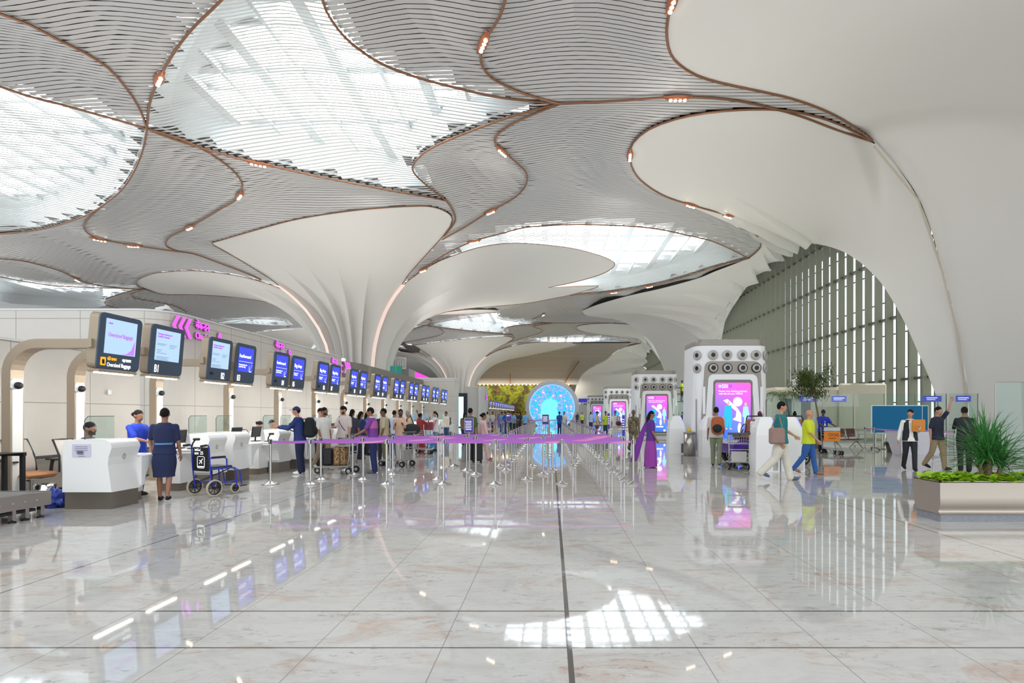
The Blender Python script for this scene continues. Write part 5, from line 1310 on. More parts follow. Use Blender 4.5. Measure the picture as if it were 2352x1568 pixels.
# --- staff and travellers at the desks, left
person('woman in a bright blue short-sleeved shirt standing behind the nearest desk facing right', -7.62, 9.62, 80, 1.57, top=(36, 66, 190), legs=(36, 44, 120), hair='bun', armR=(38, 40, 4), armL=(30, 46, 6), vox=.016)
person('woman in a knee-length navy dress seen from behind beside the wheelchair', -6.72, 9.08, 205, 1.60, top=(30, 40, 78), legs=(28, 38, 74), shoes=(24, 26, 32), bottom='dress', hair='bun', armL=(22, 28, 14), armR=(4, 10, 8), vox=.016, stride=.35,
       extra=lambda r, d: MB().lathe([(.158*d['k'], 0), (.160*d['k'], .03)], 20, d['kk'](d['on'](.13))).build('belt', cloth((90, 140, 190)), r))
def chair_at(x, y, lab, rz=0):
    src = [o for o in bpy.data.objects if o.name == 'office_chair'][0]; return dup(src, (x, y, 0), rz, lab)
person('bald bearded man sitting behind the nearest desk, only his head showing above it', -8.22, 9.28, 90, 1.72, top=(60, 64, 80), hair='short', beard=True, sit=True, head=(8, -6), vox=.016)
chair_at(-8.26, 9.28, 'office chair under the bearded man behind the nearest desk', 0)
person('woman with a dark bun in a black waistcoat sitting behind a desk, looking down', -8.25, 14.75, 80, 1.60, top=(52, 52, 62), hair='bun', sit=True, head=(0, -22), skin='l', armR=(40, 40, 4), armL=(40, 40, 4), vox=.018)
chair_at(-8.29, 14.75, 'office chair under the seated woman with the bun', 0)
person('young man in a pale lavender shirt sitting beside the woman with the bun', -8.25, 15.4, 60, 1.66, top=(190, 194, 226), hair='short', sit=True, head=(10, -8), skin='l', vox=.018)
chair_at(-8.29, 15.4, 'office chair under the man in the lavender shirt', 0)
r, d = person('man in a navy cap and navy jacket leaning on a desk, facing left', -6.30, 13.1, -82, 1.68, skin='l', top=(34, 52, 110), legs=(26, 34, 66), shoes=(226, 224, 220), sleeve='long', cap=(36, 44, 100), armR=(52, 42, 2), armL=(40, 60, 4), lean=5, vox=.016, build=1.04)
backpack(r, d, (26, 30, 32), 'large bulging black backpack worn by the man in the navy cap', .34, .52, .26)
r, d = person('bearded man with glasses in a cream shirt walking right with a backpack', -6.16, 14.15, 62, 1.68, top=(226, 224, 216), legs=(150, 134, 112), shoes=(190, 180, 164), beard=True, glasses=True, stride=.5, head=(12, 0), armR=(8, 20, 6), armL=(-6, 14, 8), vox=.016)
backpack(r, d, (60, 62, 64), 'slim grey backpack of the man in the cream shirt', .26, .40, .12)
person('man in a pale blue shirt half hidden behind the man in the cream shirt', -6.62, 14.95, 70, 1.66, top=(190, 204, 232), skin='l', vox=.02)
person('bearded man in a pale pink T-shirt with a crossbody strap, looking down by the suitcases', -5.88, 14.85, -25, 1.72, skin='l', top=(214, 200, 194), legs=(44, 40, 44), beard=True, head=(-25, -22), armL=(4, 14, 10), armR=(24, 70, 6), extra=sash((40, 44, 44)), vox=.016, build=1.1)
person('woman with dark hair standing behind the man in the pink T-shirt', -6.25, 16.4, 170, 1.64, top=(60, 56, 70), hair='long', vox=.02)
person('woman in navy with a bright turquoise shawl over one shoulder', -6.35, 17.4, 150, 1.58, top=(40, 52, 96), hair='long', extra=sash((30, 150, 190)), vox=.02)
person('woman with long dark hair at a far desk near the turquoise shawl', -6.75, 19.2, 130, 1.60, top=(60, 76, 140), hair='long', vox=.022)
person('porter in a pink and purple polo shirt pushing a loaded trolley to the left', -4.53, 13.3, -80, 1.66, top=(122, 62, 150), legs=(34, 44, 92), shoes=(96, 94, 90), hair='fringe', armR=(34, 26, 4), armL=(32, 28, 4), lean=4, extra=yoke((186, 92, 160)), vox=.016)
person('man in a khaki T-shirt and olive trousers with dark glasses facing left', -4.95, 15.5, -75, 1.66, skin='d', top=(188, 174, 146), legs=(112, 106, 74), shoes=(90, 70, 54), glasses=True, build=1.08, vox=.018)
person('woman with dark hair partly hidden behind the porter', -5.35, 16.6, 180, 1.62, top=(40, 40, 46), hair='bun', vox=.02)
person('man in a pale blue shirt and jeans standing behind the khaki T-shirt', -5.62, 18.7, 175, 1.62, top=(196, 206, 224), legs=(70, 100, 150), sleeve='long', vox=.02)
person('moustached man in a peach shirt and white trousers facing the viewer, arms folded', -4.58, 15.9, 8, 1.64, skin='d', top=(214, 178, 152), legs=(208, 204, 198), shoes=(120, 96, 80), sleeve='long', beard=True, armL=(22, 96, 2), armR=(18, 100, 2), head=(14, 4), vox=.016)
mb = MB(); mb.ball((0, 0, 0), (.26, .16, .17), 18); mb.v = [tuple(Vector(p)*(1+.16*noise.noise(Vector(p)*7))) for p in mb.v]; mb.tube([(-.2, 0, .08), (-.16, -.02, .30), (-.05, -.02, .42), (.04, 0, .14)], .016, 6)
o = mb.build('duffel_bag', cloth((38, 40, 44))); o.location = (-4.22, 15.88, 1.04); tag(o, 'black duffel bag hanging from the shoulder of the man in the peach shirt', 'bag')
person('grey-haired man in a beige shirt seen from behind', -5.2, 19.0, -150, 1.62, top=(206, 190, 162), hairm=GREYH, sleeve='long', lean=6, vox=.02)
person('woman in a red patterned sari raising an arm to her head', -5.17, 20.6, 150, 1.52, skin='d', top=(150, 52, 50), legs=(150, 46, 44), bottom='sari', hair='bun', armL=(120, 80, 20), armR=(60, 90, 10), vox=.022)
person('woman in a white sleeveless top and jeans holding a shopping bag', -4.72, 21.3, -60, 1.60, skin='l', top=(228, 222, 228), legs=(128, 148, 170), sleeve='none', hair='tail', armL=(26, 70, 4), armR=(22, 74, 4), vox=.018)
r, d = person('man in a cream shirt and jeans with a backpack by the far white counter', -5.62, 28.0, -30, 1.62, top=(222, 212, 194), legs=(56, 76, 120), sleeve='long', vox=.022)
backpack(r, d, (84, 90, 84), 'grey backpack of the man by the far white counter', .3, .44, .16)
person('man in an olive green shirt and black trousers seen from behind, mid-hall', -2.56, 16.5, 165, 1.68, top=(74, 90, 52), legs=(28, 28, 30), shoes=(200, 190, 176), sleeve='short', armL=(10, 40, 6), vox=.016)
person('woman in a pale pink tunic and trousers walking beside the green shirt', -2.22, 17.0, 120, 1.56, top=(228, 190, 186), legs=(226, 188, 184), shoes=(150, 104, 90), sleeve='long', hair='bun', stride=.8, armL=(30, 60, 6), vox=.018)
person('person in brown with a dark headscarf behind the text placard', -4.15, 25.0, 170, 1.56, top=(110, 86, 70), hair='long', vox=.024)
# --- far centre
for i, (px, yy, f, tp, lg, hr, lab) in enumerate((
  (1119, 44, 150, (206, 202, 196), (60, 60, 70), 'short', 'far man in white by the kiosk row, leftmost of the blue staff group'),
  (1131, 43, 40, (190, 186, 180), (50, 50, 60), 'short', 'far man in grey by the kiosk row, second from the left'),
  (1152, 40, 60, (96, 150, 206), (60, 80, 130), 'short', 'staff member in light blue left of the Exit placard'),
  (1160, 38.5, -60, (36, 70, 160), (36, 60, 140), 'tail', 'woman in a royal blue dress left of the Exit placard'),
  (1171, 42, 10, (120, 130, 150), (40, 40, 50), 'short', 'man whose head shows above the Exit placard'),
  (1181, 39.5, 70, (112, 166, 220), (36, 40, 60), 'short', 'man in a light blue shirt just right of the Exit placard'),
  (1188, 40.5, -80, (40, 46, 48), (34, 38, 46), 'short', 'man in a dark green shirt facing the light blue shirt'),
  (1194, 39.0, -70, (44, 50, 50), (34, 38, 44), 'long', 'woman in dark clothes beside the dark green shirt'),
  (1207, 38.6, 20, (112, 172, 222), (38, 52, 90), 'short', 'man in a light blue shirt standing alone left of the round screen'),
  (1285, 38.6, 175, (30, 76, 150), (26, 44, 100), 'short', 'person in dark blue silhouetted against the round screen'),
  (1296, 39.6, -20, (206, 216, 206), (30, 44, 76), 'short', 'man in a pale shirt with folded arms before the round screen'),
  (1326, 64, 0, (60, 66, 90), (40, 44, 60), 'short', 'far worker in dark clothes right of the round screen'),
  (1337, 58, 10, (190, 214, 60), (40, 44, 60), 'short', 'far worker in a yellow safety vest right of the round screen'),
  (1357, 44, 170, (170, 190, 220), (44, 56, 90), 'short', 'man in pale blue seen from behind near the fourth tower'),
  (1371, 33, 60, (206, 190, 166), (90, 66, 54), 'short', 'man in a beige shirt and brown trousers near the right belt line'),
  (1391, 33, 0, (184, 206, 70), (40, 70, 100), 'short', 'worker in a yellow and orange safety vest by the narrow banner'),
  (1413, 29, -10, (206, 204, 200), (200, 198, 196), 'bun', 'woman in pale grey with a maroon handbag left of the soldier'),
  (1567, 46, 60, (70, 50, 66), (40, 40, 46), 'short', 'far member of staff in maroon, leftmost of three by the steel bin'),
  (1584, 44, 5, (44, 46, 56), (34, 34, 40), 'short', 'far man in a dark suit, middle of three by the steel bin'),
  (1596, 45, -60, (112, 46, 84), (40, 40, 46), 'short', 'far member of staff in a maroon top, rightmost of three by the steel bin'))):
    person(lab, (px-CX)*yy/F, yy, f, 1.66, top=tp, legs=lg, hair=hr, vox=.028, group='distant people', armL=(20, 60, 4) if i % 2 else (6, 14, 8), armR=(24, 70, 4) if i % 3 == 0 else (6, 14, 8))
mb = MB(); mb.ball((0, 0, 0), (.16, .07, .13), 12); mb.tube([(-.1, 0, .1), (-.06, -.02, .42), (.02, -.02, .42), (.1, 0, .1)], .012, 5); o = mb.build('handbag', cloth((96, 34, 44))); o.location = ((1421-CX)*28.8/F, 28.8, .98); tag(o, 'maroon handbag carried by the woman in pale grey', 'bag')
# --- right of centre
camo = mat('camouflage_cloth', (120, 112, 88), .85); nt = camo.node_tree; b = nt.nodes['Principled BSDF']
tc = nt.nodes.new('ShaderNodeTexCoord'); n1 = nt.nodes.new('ShaderNodeTexNoise'); n1.inputs['Scale'].default_value = 9; nt.links.new(tc.outputs['Object'], n1.inputs['Vector'])
rp = nt.nodes.new('ShaderNodeValToRGB'); rp.color_ramp.interpolation = 'CONSTANT'; e = rp.color_ramp.elements; e.new(.5); e.new(.58)
for i, (p, c) in enumerate(((0, (70, 60, 46)), (.44, (126, 116, 88)), (.52, (88, 84, 60)), (.60, (160, 148, 118)))): e[i].position = p; e[i].color = (*srgb(c), 1)
nt.links.new(n1.outputs['Fac'], rp.inputs[0]); nt.links.new(rp.outputs[0], b.inputs['Base Color'])
MATS['cloth_1_2_3'] = camo
person('soldier in camouflage uniform walking towards the viewer beside the belt barrier', 3.30, 21.0, 12, 1.66, skin='d', top=(1, 2, 3), legs=(1, 2, 3), sleeve='short', stride=.5, cap=(1, 2, 3), vox=.018)
def sari_end(root, d):
    P = []
    for j in range(14):
        v = j/13; c0 = d['kk'](d['on'](.50)).z; z = c0*(1-v*.86); y0 = .07+.30*v**1.1; y1 = .12+.14*math.sin(min(1, v*1.6)*PI/2)+.30*v**1.1
        P.append([(.10-.05*math.cos(q*PI)+.025*math.sin(6*v+3*q), y0+(y1-y0)*q, z-.05*q*v) for q in np.linspace(0, 1, 6)])
    mb = MB(); mb.grid(P); mb.grid([[(x+.012, y, z) for x, y, z in r_] for r_ in P]); mb.build('sari_end', cloth((120, 50, 150)), root)
person('woman in a flowing purple sari walking to the right before the second tower', 2.80, 14.7, 88, 1.58, top=(92, 48, 140), legs=(150, 62, 158), bottom='sari', hair='long', stride=.2, armL=(10, 20, 6), armR=(6, 20, 6), extra=sari_end, vox=.016)
r, d = person('man in a pale grey shirt seen from behind with an orange backpack', 4.80, 15.2, 160, 1.70, top=(206, 202, 196), legs=(128, 134, 108), shoes=(34, 34, 36), stride=.35, armR=(14, 40, 6), vox=.016, build=1.08)
backpack(r, d, (170, 90, 52), 'orange backpack with a black pocket on the man in the pale grey shirt', .36, .52, .26, (30, 34, 38), -.05)
def loose(root, d): pass
person('man in a teal T-shirt and wide cream trousers striding right, nearest on the right side', 5.20, 11.85, 78, 1.80, skin='l', top=(30, 120, 124), legs=(216, 210, 196), shoes=(84, 100, 124), stride=.75, armL=(26, 30, 6), armR=(-10, 20, 8), head=(0, 0), build=1.12, flare=1.3, vox=.016)
mb = MB(); mb.box((0, 0, 0), (.34, .14, .36), bev=.04); mb.tube([(-.12, 0, .16), (-.05, -.02, .42), (.05, -.02, .42), (.12, 0, .16)], .014, 6); o = mb.build('shoulder_bag', cloth((150, 122, 112))); o.location = (5.0, 11.57, 1.02); tag(o, 'brown grey shoulder bag hanging beside the man in the teal T-shirt', 'bag')
person('bald man in a bright yellow T-shirt and blue jeans walking right behind the teal T-shirt', 6.40, 13.0, 60, 1.62, skin='l', top=(206, 216, 44), legs=(46, 92, 160), shoes=(150, 112, 88), hair='bald', stride=.6, armL=(10, 26, 12), armR=(14, 30, 10), build=1.2, vox=.016)
person('woman with reddish dark hair behind the right white kiosk', 6.95, 17.4, 170, 1.58, top=(96, 50, 110), hairm=mat('maroon_hair', (84, 34, 52), .5), hair='bun', vox=.022)
person('woman with a black bun in navy seen from behind near the tree', 8.95, 19.2, 160, 1.56, top=(36, 50, 110), legs=(30, 34, 60), hair='high_bun', vox=.02)
person('attendant in a blue polo and dark cap pushing the orange OOG trolley towards the viewer', 10.66, 20.5, 4, 1.66, skin='d', top=(34, 56, 168), legs=(30, 32, 44), cap=(34, 36, 50), armL=(40, 30, 10), armR=(40, 30, 10), head=(-22, -14), extra=lanyard, build=1.1, vox=.018)
person('woman in a white shirt and black trousers carrying an orange folder', 9.58, 13.95, -20, 1.62, skin='l', top=(232, 230, 224), legs=(40, 40, 44), shoes=(26, 26, 28), sleeve='long', hair='bun', stride=.45, armL=(24, 92, 2), armR=(2, 12, 16), head=(-30, 0), extra=vest((40, 40, 44)), vox=.016)
mb = MB(); mb.box((0, 0, 0), (.30, .05, .32), bev=.015, M=Matrix.Rotation(-.3, 3, 'Z')); o = mb.build('folder', mat('orange_folder', (206, 130, 46), .6)); o.location = (9.62, 13.68, 1.20); tag(o, 'thick orange folder hugged by the woman in the white shirt', 'folder')
person('man in a navy T-shirt and khaki trousers with one arm raised behind the planter', 10.50, 14.2, 20, 1.70, skin='l', top=(38, 44, 62), legs=(160, 140, 108), shoes=(30, 30, 32), stride=.5, armL=(150, 20, 12), armR=(-8, 16, 12), vox=.016)
person('man in black clothes beside the navy T-shirt, partly hidden by the spiky plant', 10.72, 13.55, 150, 1.68, top=(34, 36, 42), legs=(30, 30, 34), shoes=(22, 22, 24), sleeve='long', armL=(40, 70, 6), vox=.018)
# ---------------------------------------------------------------- trolleys and luggage
TR = mat('trolley_grey', (186, 184, 180), .35, .6)
def trolley(loc, rz, label, sign=None):
    """local +y is where the pusher stands; front wheel towards -y"""
    t = thing('baggage_trolley', loc, rz, label, 'trolley', 'baggage trolleys')
    mb = MB()
    for s in (-1, 1): mb.tube([(s*.27, .30, .98), (s*.26, .28, .5), (s*.25, .24, .20), (s*.18, -.45, .17), (s*.06, -.62, .17)], .016, 8)
    mb.tube([(-.25, .24, .2), (.25, .24, .2)], .014, 6); mb.tube([(-.21, -.1, .18), (.21, -.1, .18)], .014, 6); mb.tube([(-.17, -.45, .17), (.17, -.45, .17)], .014, 6)
    mb.tube([(-.262, .28, .55), (.262, .28, .55)], .012, 6); mb.build('frame', TR, t)
    mb = MB(); mb.box((0, -.15, .19), (.40, .66, .012)); mb.box((0, .27, .36), (.40, .012, .28)); mb.build('deck', TR, t)
    mb = MB(); mb.tube([(-.30, .34, .98), (.30, .34, .98)], .03, 8); mb.tube([(-.2, .30, .92), (.2, .30, .92)], .014, 6); mb.build('handle', mat('dark_grey_grip', (84, 86, 88), .6), t)
    mb = MB()
    for z in (.72, .80, .88): mb.tube([(-.26, .26, z), (-.24, .02, z), (.24, .02, z), (.26, .26, z)], .007, 5)
    for k in range(9): mb.tube([(-.24+.06*k, .02, .70), (-.24+.06*k, .02, .89)], .006, 4)
    mb.box((0, .14, .70), (.5, .26, .01)); mb.build('basket', TR, t)
    for (x, y, r) in ((-.25, .26, .085), (.25, .26, .085), (-.05, -.60, .08), (.05, -.60, .08)):
        mb = MB(); mb.cyl((x-.022, y, r), (x+.022, y, r), r, 18); mb.cyl((x-.024, y, r), (x+.024, y, r), r*.5, 12, 1); mb.build('wheel', [RUBBER, TR], t)
    mb = MB(); mb.box((-.05, -.56, .15), (.06, .16, .05), bev=.02); mb.box((.05, -.56, .15), (.06, .16, .05), bev=.02); mb.build('wheel_cover', TR, t)
    if sign:
        mb = MB(); mb.box((0, .0, .66), (.62, .02, .36)); mb.build('sign_board', mat('orange_board', (232, 132, 26), .5), t)
        FT = lambda a, z: Matrix(((1, 0, 0, a), (0, 0, -1, -.012), (0, 1, 0, z), (0, 0, 0, 1)))
        text('OOG', FT(-.155, .66), .17, mat('dark_print', (40, 40, 40), .6), t); text('TROLLEY', FT(-.15, .56), .075, MATS['dark_print'], t)
        mb = MB(); mb.box((0, .01, .93), (.62, .015, .14)); mb.build('back_panel', TR, t)
    return t
trolley((5.08, 14.30, 0), math.radians(172), 'grey baggage trolley standing between the purple buggy and the white kiosk')
trolley((10.62, 19.75, 0), 0, 'baggage trolley with an orange OOG TROLLEY board pushed by the attendant', True)
trolley((-5.30, 13.25, 0), math.radians(80+190), 'trolley loaded with two suitcases, pushed by the porter')
trolley((-5.05, 19.9, 0), math.radians(60), 'empty trolley beside the woman in the red sari')
trolley((-4.35, 15.0, 0), math.radians(-110), 'trolley in front of the man in the khaki T-shirt')
leo = mat('leopard_print', (150, 116, 76), .5); nt = leo.node_tree; b = nt.nodes['Principled BSDF']; tc = nt.nodes.new('ShaderNodeTexCoord'); vr = nt.nodes.new('ShaderNodeTexVoronoi'); vr.inputs['Scale'].default_value = 26
rp = nt.nodes.new('ShaderNodeValToRGB'); rp.color_ramp.interpolation = 'CONSTANT'; e = rp.color_ramp.elements; e.new(.5)
for i, (p, c) in enumerate(((0, (196, 158, 108)), (.26, (52, 36, 26)), (.5, (176, 136, 88)))): e[i].position = p; e[i].color = (*srgb(c), 1)
nt.links.new(tc.outputs['Object'], vr.inputs['Vector']); nt.links.new(vr.outputs['Distance'], rp.inputs[0]); nt.links.new(rp.outputs[0], b.inputs['Base Color'])
blu = mat('blue_marbled', (70, 150, 200), .4); nt = blu.node_tree; b = nt.nodes['Principled BSDF']; tc = nt.nodes.new('ShaderNodeTexCoord'); vr = nt.nodes.new('ShaderNodeTexNoise'); vr.inputs['Scale'].default_value = 5; vr.inputs['Distortion'].default_value = 2
rp = nt.nodes.new('ShaderNodeValToRGB'); e = rp.color_ramp.elements; e.new(.5)
for i, (p, c) in enumerate(((.38, (40, 120, 190)), (.5, (90, 190, 226)), (.6, (236, 240, 242)))): e[i].position = p; e[i].color = (*srgb(c), 1)
nt.links.new(tc.outputs['Object'], vr.inputs['Vector']); nt.links.new(vr.outputs['Fac'], rp.inputs[0]); nt.links.new(rp.outputs[0], b.inputs['Base Color'])
def suitcase(loc, rz, m, label, w=.42, h=.60, d=.25, tall=True, wheels=True):
    t = thing('suitcase', loc, rz, label, 'suitcase'); z0 = .06 if wheels else 0
    mb = MB(); mb.box((0, 0, z0+h/2), (w, d, h), bev=.045); mb.build('shell', m, t)
    mb = MB(); mb.box((0, 0, z0+h/2), (w*.06, d+.006, h*.98)); mb.build('strap_band', BLACK, t)
    if tall:
        mb = MB(); mb.tube([(-.09, 0, z0+h), (-.09, 0, z0+h+.22), (.09, 0, z0+h+.22), (.09, 0, z0+h)], .011, 6); mb.build('pull_handle', BLACK, t)
    if wheels:
        for x in (-w*.38, w*.38):
            for y in (-d*.3, d*.3):
                mb = MB(); mb.cyl((x-.015, y, .03), (x+.015, y, .03), .03, 10); mb.build('wheel', BLACK, t)
    return t
suitcase((-5.70, 13.42, .196), math.radians(8), BLACK, 'black hard suitcase standing on the loaded trolley, left of the leopard print one', .26, .44, .36, False, False)
suitcase((-5.37, 13.42, .196), math.radians(4), leo, 'leopard print suitcase standing on the trolley', .34, .50, .36, False, False)
suitcase((-4.95, 21.0, 0), .1, blu, 'suitcase with a blue and white marbled pattern beside the white sleeveless top', .48, .62, .28)
suitcase((-2.28, 16.2, 0), .3, BLACK, 'black wheeled suitcase behind the man in the green shirt', .26, .62, .4)
mb = MB(); mb.box((0, 0, .16), (.36, .14, .32), bev=.03); mb.tube([(-.1, 0, .3), (-.07, 0, .46), (.07, 0, .46), (.1, 0, .3)], .01, 5); o = mb.build('shopping_bag', cloth((150, 70, 84))); o.location = (-4.92, 20.98, .86); tag(o, 'maroon and white patterned shopping bag held by the woman in the white top', 'bag')

# ---------------------------------------------------------------- purple buggy
PV = mat('purple_paint', (74, 40, 150), .22, .1, coat=.6); BRN = mat('brown_leather', (162, 92, 66), .5)
BG = thing('electric_buggy', (6.45, 15.85, 0), math.radians(6), 'purple electric buggy with brown leather seats in front of the nearest tower', 'buggy')
mb = MB()
side = [(-1.25, .34), (-1.22, .62), (-1.05, .74), (-.70, .74), (-.55, .40), (.30, .36), (.42, .72), (.80, .76), (1.12, .70), (1.24, .50), (1.24, .34), (.9, .26), (-.9, .26)]
mb.prism([(x, -.58, z) for x, z in side], (0, 1.16, 0)); mb.build('body_shell', PV, BG)
mb = MB(); mb.box((-.1, 0, .30), (1.5, 1.1, .08)); mb.box((0, -.6, .28), (2.3, .05, .06), bev=.02); mb.build('chassis', mat('pale_chassis', (196, 192, 178), .5), BG)
for x in (-.82, .86):
    for y in (-.56, .56):
        mb = MB(); mb.cyl((x, y-.10, .225), (x, y+.10, .225), .225, 24, 0); w_ = mb.build('tyre', RUBBER, BG)
        mb = MB()
        for k in range(7):
            a = 2*PI*k/7; mb.tube([(x, y-.104, .225), (x+.14*math.cos(a), y-.104, .225+.14*math.sin(a))], .014, 5)
        mb.lathe([(.15, 0), (.165, .008), (.15, .016)], 20, (x, y-.10, .225), 0, True, Matrix.Rotation(PI/2, 3, 'X')); mb.build('rim', CHROME, w_)
        mb = MB(); mb.tube([(x-.27*math.cos(a), y, .225+.28*math.sin(a)) for a in np.linspace(.1, PI-.1, 9)], .035, 6); mb.build('wheel_arch', BLACK, BG)
for x, rz in ((-.55, 0), (.10, 0), (.62, 0)):
    for y in (-.28, .28):
        mb = MB(); mb.box((x, y, .84), (.46, .50, .14), bev=.05); st = mb.build('seat', BRN, BG)
        mb = MB(); mb.box((x+.24, y, 1.13), (.10, .50, .42), bev=.045, M=Matrix.Rotation(.12, 3, 'Y')); mb.build('seat_back', BRN, st)
mb = MB(); mb.box((.05, 0, .74), (1.5, 1.06, .10)); mb.box((.88, 0, 1.05), (.05, 1.0, .5), bev=.02); mb.build('seat_base', BLACK, BG)
for x in (-.30, .95):
    mb = MB(); mb.tube([(x, -.5, .8), (x, -.5, 1.36), (x, -.44, 1.44), (x, .44, 1.44), (x, .5, 1.36), (x, .5, .8)], .02, 8); mb.build('grab_rail', BLACK, BG)
mb = MB(); mb.tube([(-.95, -.3, .8), (-.80, -.3, 1.05)], .018, 6); mb.tube([(-.79+.15*math.sin(q)*.3, -.3+.16*math.cos(q), 1.06+.15*math.sin(q)) for q in np.linspace(0, 2*PI, 17)], .014, 6); mb.build('steering_wheel', BLACK, BG)
mb = MB()
for k in range(4): mb.tube([(-.45+.02*k, -.588, .44+.03*k), (0, -.588, .40+.015*k), (.45, -.588, .52+.05*k), (.75, -.588, .70)], .006, 4)
mb.build('white_stripes', T_W, BG)
# ---------------------------------------------------------------- white self-service kiosks, bin
VIO = mat('violet_light', (120, 120, 255), .4, emit=(128, 124, 255), es=1.4)
def kiosk(x, y, lab, rz=0.0):
    t = thing('self_service_kiosk', (x, y, 0), rz, lab, 'kiosk', 'white self-service kiosks')
    mb = MB()
    P = [[(sx*w/2, yy, z) for sx, yy in ((-1, -d/2), (1, -d/2), (1, d/2), (-1, d/2), (-1, -d/2))] for z, w, d in ((0, .62, .50), (.95, .60, .48), (1.15, .52, .40), (1.40, .30, .26), (1.43, .24, .22))]
    mb.grid(P, smooth=False); mb.add(P[-1][:4], [(0,1,2,3)]); bd = mb.build('housing', WHITE, t)
    mb = MB(); mb.tube([(.24, -.205, 1.13), (.145, -.135, 1.40)], .014, 6); mb.build('light_strip', VIO, bd)
    mb = MB(); mb.box((-.0, .26, .66), (.5, .16, 1.3), bev=.03); mb.build('rear_panel', mat('pale_grey_panel', (222, 222, 226), .35), t)
    mb = MB(); mb.box((.2, -.245, .22), (.13, .02, .36), bev=.006); mb.build('service_flap', STEEL, t)
    return t
kiosk(4.75, 19.9, 'white self-service kiosk to the left of the steel bin')
kiosk(5.50, 18.2, 'white self-service kiosk to the right of the steel bin, beside the orange backpack')
kiosk(5.60, 13.75, 'nearest white self-service kiosk, beside the man in the teal T-shirt')
kiosk(6.30, 13.85, 'white self-service kiosk standing close behind the teal T-shirt', 0)
t = thing('litter_bin', (4.98, 18.8, 0), 0, 'round brushed steel litter bin between two white kiosks', 'bin')
mb = MB(); mb.lathe([(0, 0), (.21, 0), (.21, .84), (.0, .84)], 28); mb.build('drum', STEEL, t); mb = MB(); mb.lathe([(.215, .80), (.22, .84), (.17, .87), (.08, .87), (.08, .84)], 28); mb.build('lid', GREY, t)
mb = MB(); mb.ball((0, 0, .05), (.07, .07, .07), 10); mb.cyl((0, 0, 0), (0, 0, .04), .07, 12); o = mb.build('warning_lamp', mat('yellow_plastic', (236, 190, 30), .5)); o.location = (4.98, 18.8, .872); tag(o, 'small yellow cone lamp sitting on the steel bin', 'lamp')
# boom lift far behind
t = thing('boom_lift', ((1569-CX)*42/F, 42.0, 0), .3, 'yellow boom lift with a raised work cage beside the second tower', 'lift')
ORG = mat('machine_yellow', (214, 160, 40), .5)
mb = MB(); mb.box((1.2, .5, .45), (1.6, 1.2, .5), bev=.08); mb.build('chassis', ORG, t)
for x in (.7, 1.7):
    for y in (-.0, 1.0): mb = MB(); mb.cyl((x, y-.1, .25), (x, y+.1, .25), .25, 16); mb.build('wheel', RUBBER, t)
mb = MB(); mb.tube([(1.3, .5, .7), (.9, .5, 1.6), (1.1, .5, 2.2), (.1, .1, 2.42)], [.14, .12, .1, .09], 8); mb.build('boom', ORG, t)
mb = MB()
for z in (2.5, 3.1, 3.6):
    mb.tube([(-.4, -.35, z), (.4, -.35, z), (.4, .35, z), (-.4, .35, z), (-.4, -.35, z)], .03, 6)
for x in (-.4, .4):
    for y in (-.35, .35): mb.tube([(x, y, 2.5), (x, y, 3.6)], .03, 6)
mb.box((0, 0, 2.48), (.85, .75, .06)); mb.build('work_cage', BLACK, t)
r, d = person('worker in a dark helmet and yellow vest standing in the cage of the boom lift', (1566-CX)*42/F, 42.0, 60, 1.66, top=(184, 206, 60), legs=(40, 44, 60), cap=(30, 34, 60), vox=.028, group='distant people'); r.location.z = 2.515
# ---------------------------------------------------------------- glass screens, board, desk, seats, posts
GP = thing('glass_partition', (0, 0, 0), 0, 'x', 'glass panel', 'glass panels of the partition on the right')
mb = MB(); mb.box((0, 0, 1.24), (1.36, .016, 2.40)); mb.build('pane', GLASS, GP)
mb = MB(); mb.box((0, 0, .02), (1.36, .06, .04)); mb.build('floor_channel', STEEL, GP)
mb = MB(); mb.box((.67, .03, 1.24), (.03, .03, 2.4)); mb.build('post', STEEL, GP)
for i in range(7):
    o = GP if i == 0 else dup(GP, (0, 0, 0)); o.location = (10.6+1.38*i, 24.4-.08*i, 0); o['label'] = f'tall clear glass panel, {ORD[i]} from the tree in the straight partition'
    if i in (1, 2, 5, 6):
        mb = MB(); mb.box((0, .02, 2.2), (.9 if i % 2 else .7, .004, .28)); mb.build('film_sign', mat('violet_film', (86, 82, 200), .4, emit=(84, 80, 200), es=.3), o)
        mb = MB(); mb.box((0, .014, 2.24), (.5, .004, .03)); mb.box((-.04, .014, 2.16), (.4, .004, .02)); mb.build('print', T_W, o)
for i, (x, y, a) in enumerate(((8.6, 28.0, .1), (9.98, 28.1, .05), (7.2, 27.9, 0))):
    o = dup(GP, (x, y, 0), a); o['label'] = ('glass panel behind the palm, nearest the white pole', 'glass panel behind the tree trunk', 'glass panel seen just right of the nearest tower')[i]
t = thing('glass_screen', (12.75, 15.0, 0), 0, 'curved clear glass screen at the right edge behind the spiky plant', 'glass panel')
P = [(0, 0), (.5, -.04), (1.0, 0), (1.5, .14), (2.0, .36), (2.5, .7)]
mb = MB(); mb.grid([[(x, y, .03), (x, y, 2.42)] for x, y in P]); mb.grid([[(x, y+.015, .03), (x, y+.015, 2.42)] for x, y in P]); mb.build('pane', GLASS, t)
mb = MB(); mb.tube([(x, y, 2.42) for x, y in P], .01, 6); mb.tube([(0, 0, 0), (0, 0, 2.42)], .014, 6); mb.tube([(1.0, 0, 0), (1.0, 0, 2.42)], .012, 6); mb.tube([(x, y, .02) for x, y in P], .02, 6); mb.build('edge_trim', STEEL, t)
t = thing('notice_board', (14.55, 22.0, 0), 0, 'large plain blue notice board in a white frame on castors', 'board')
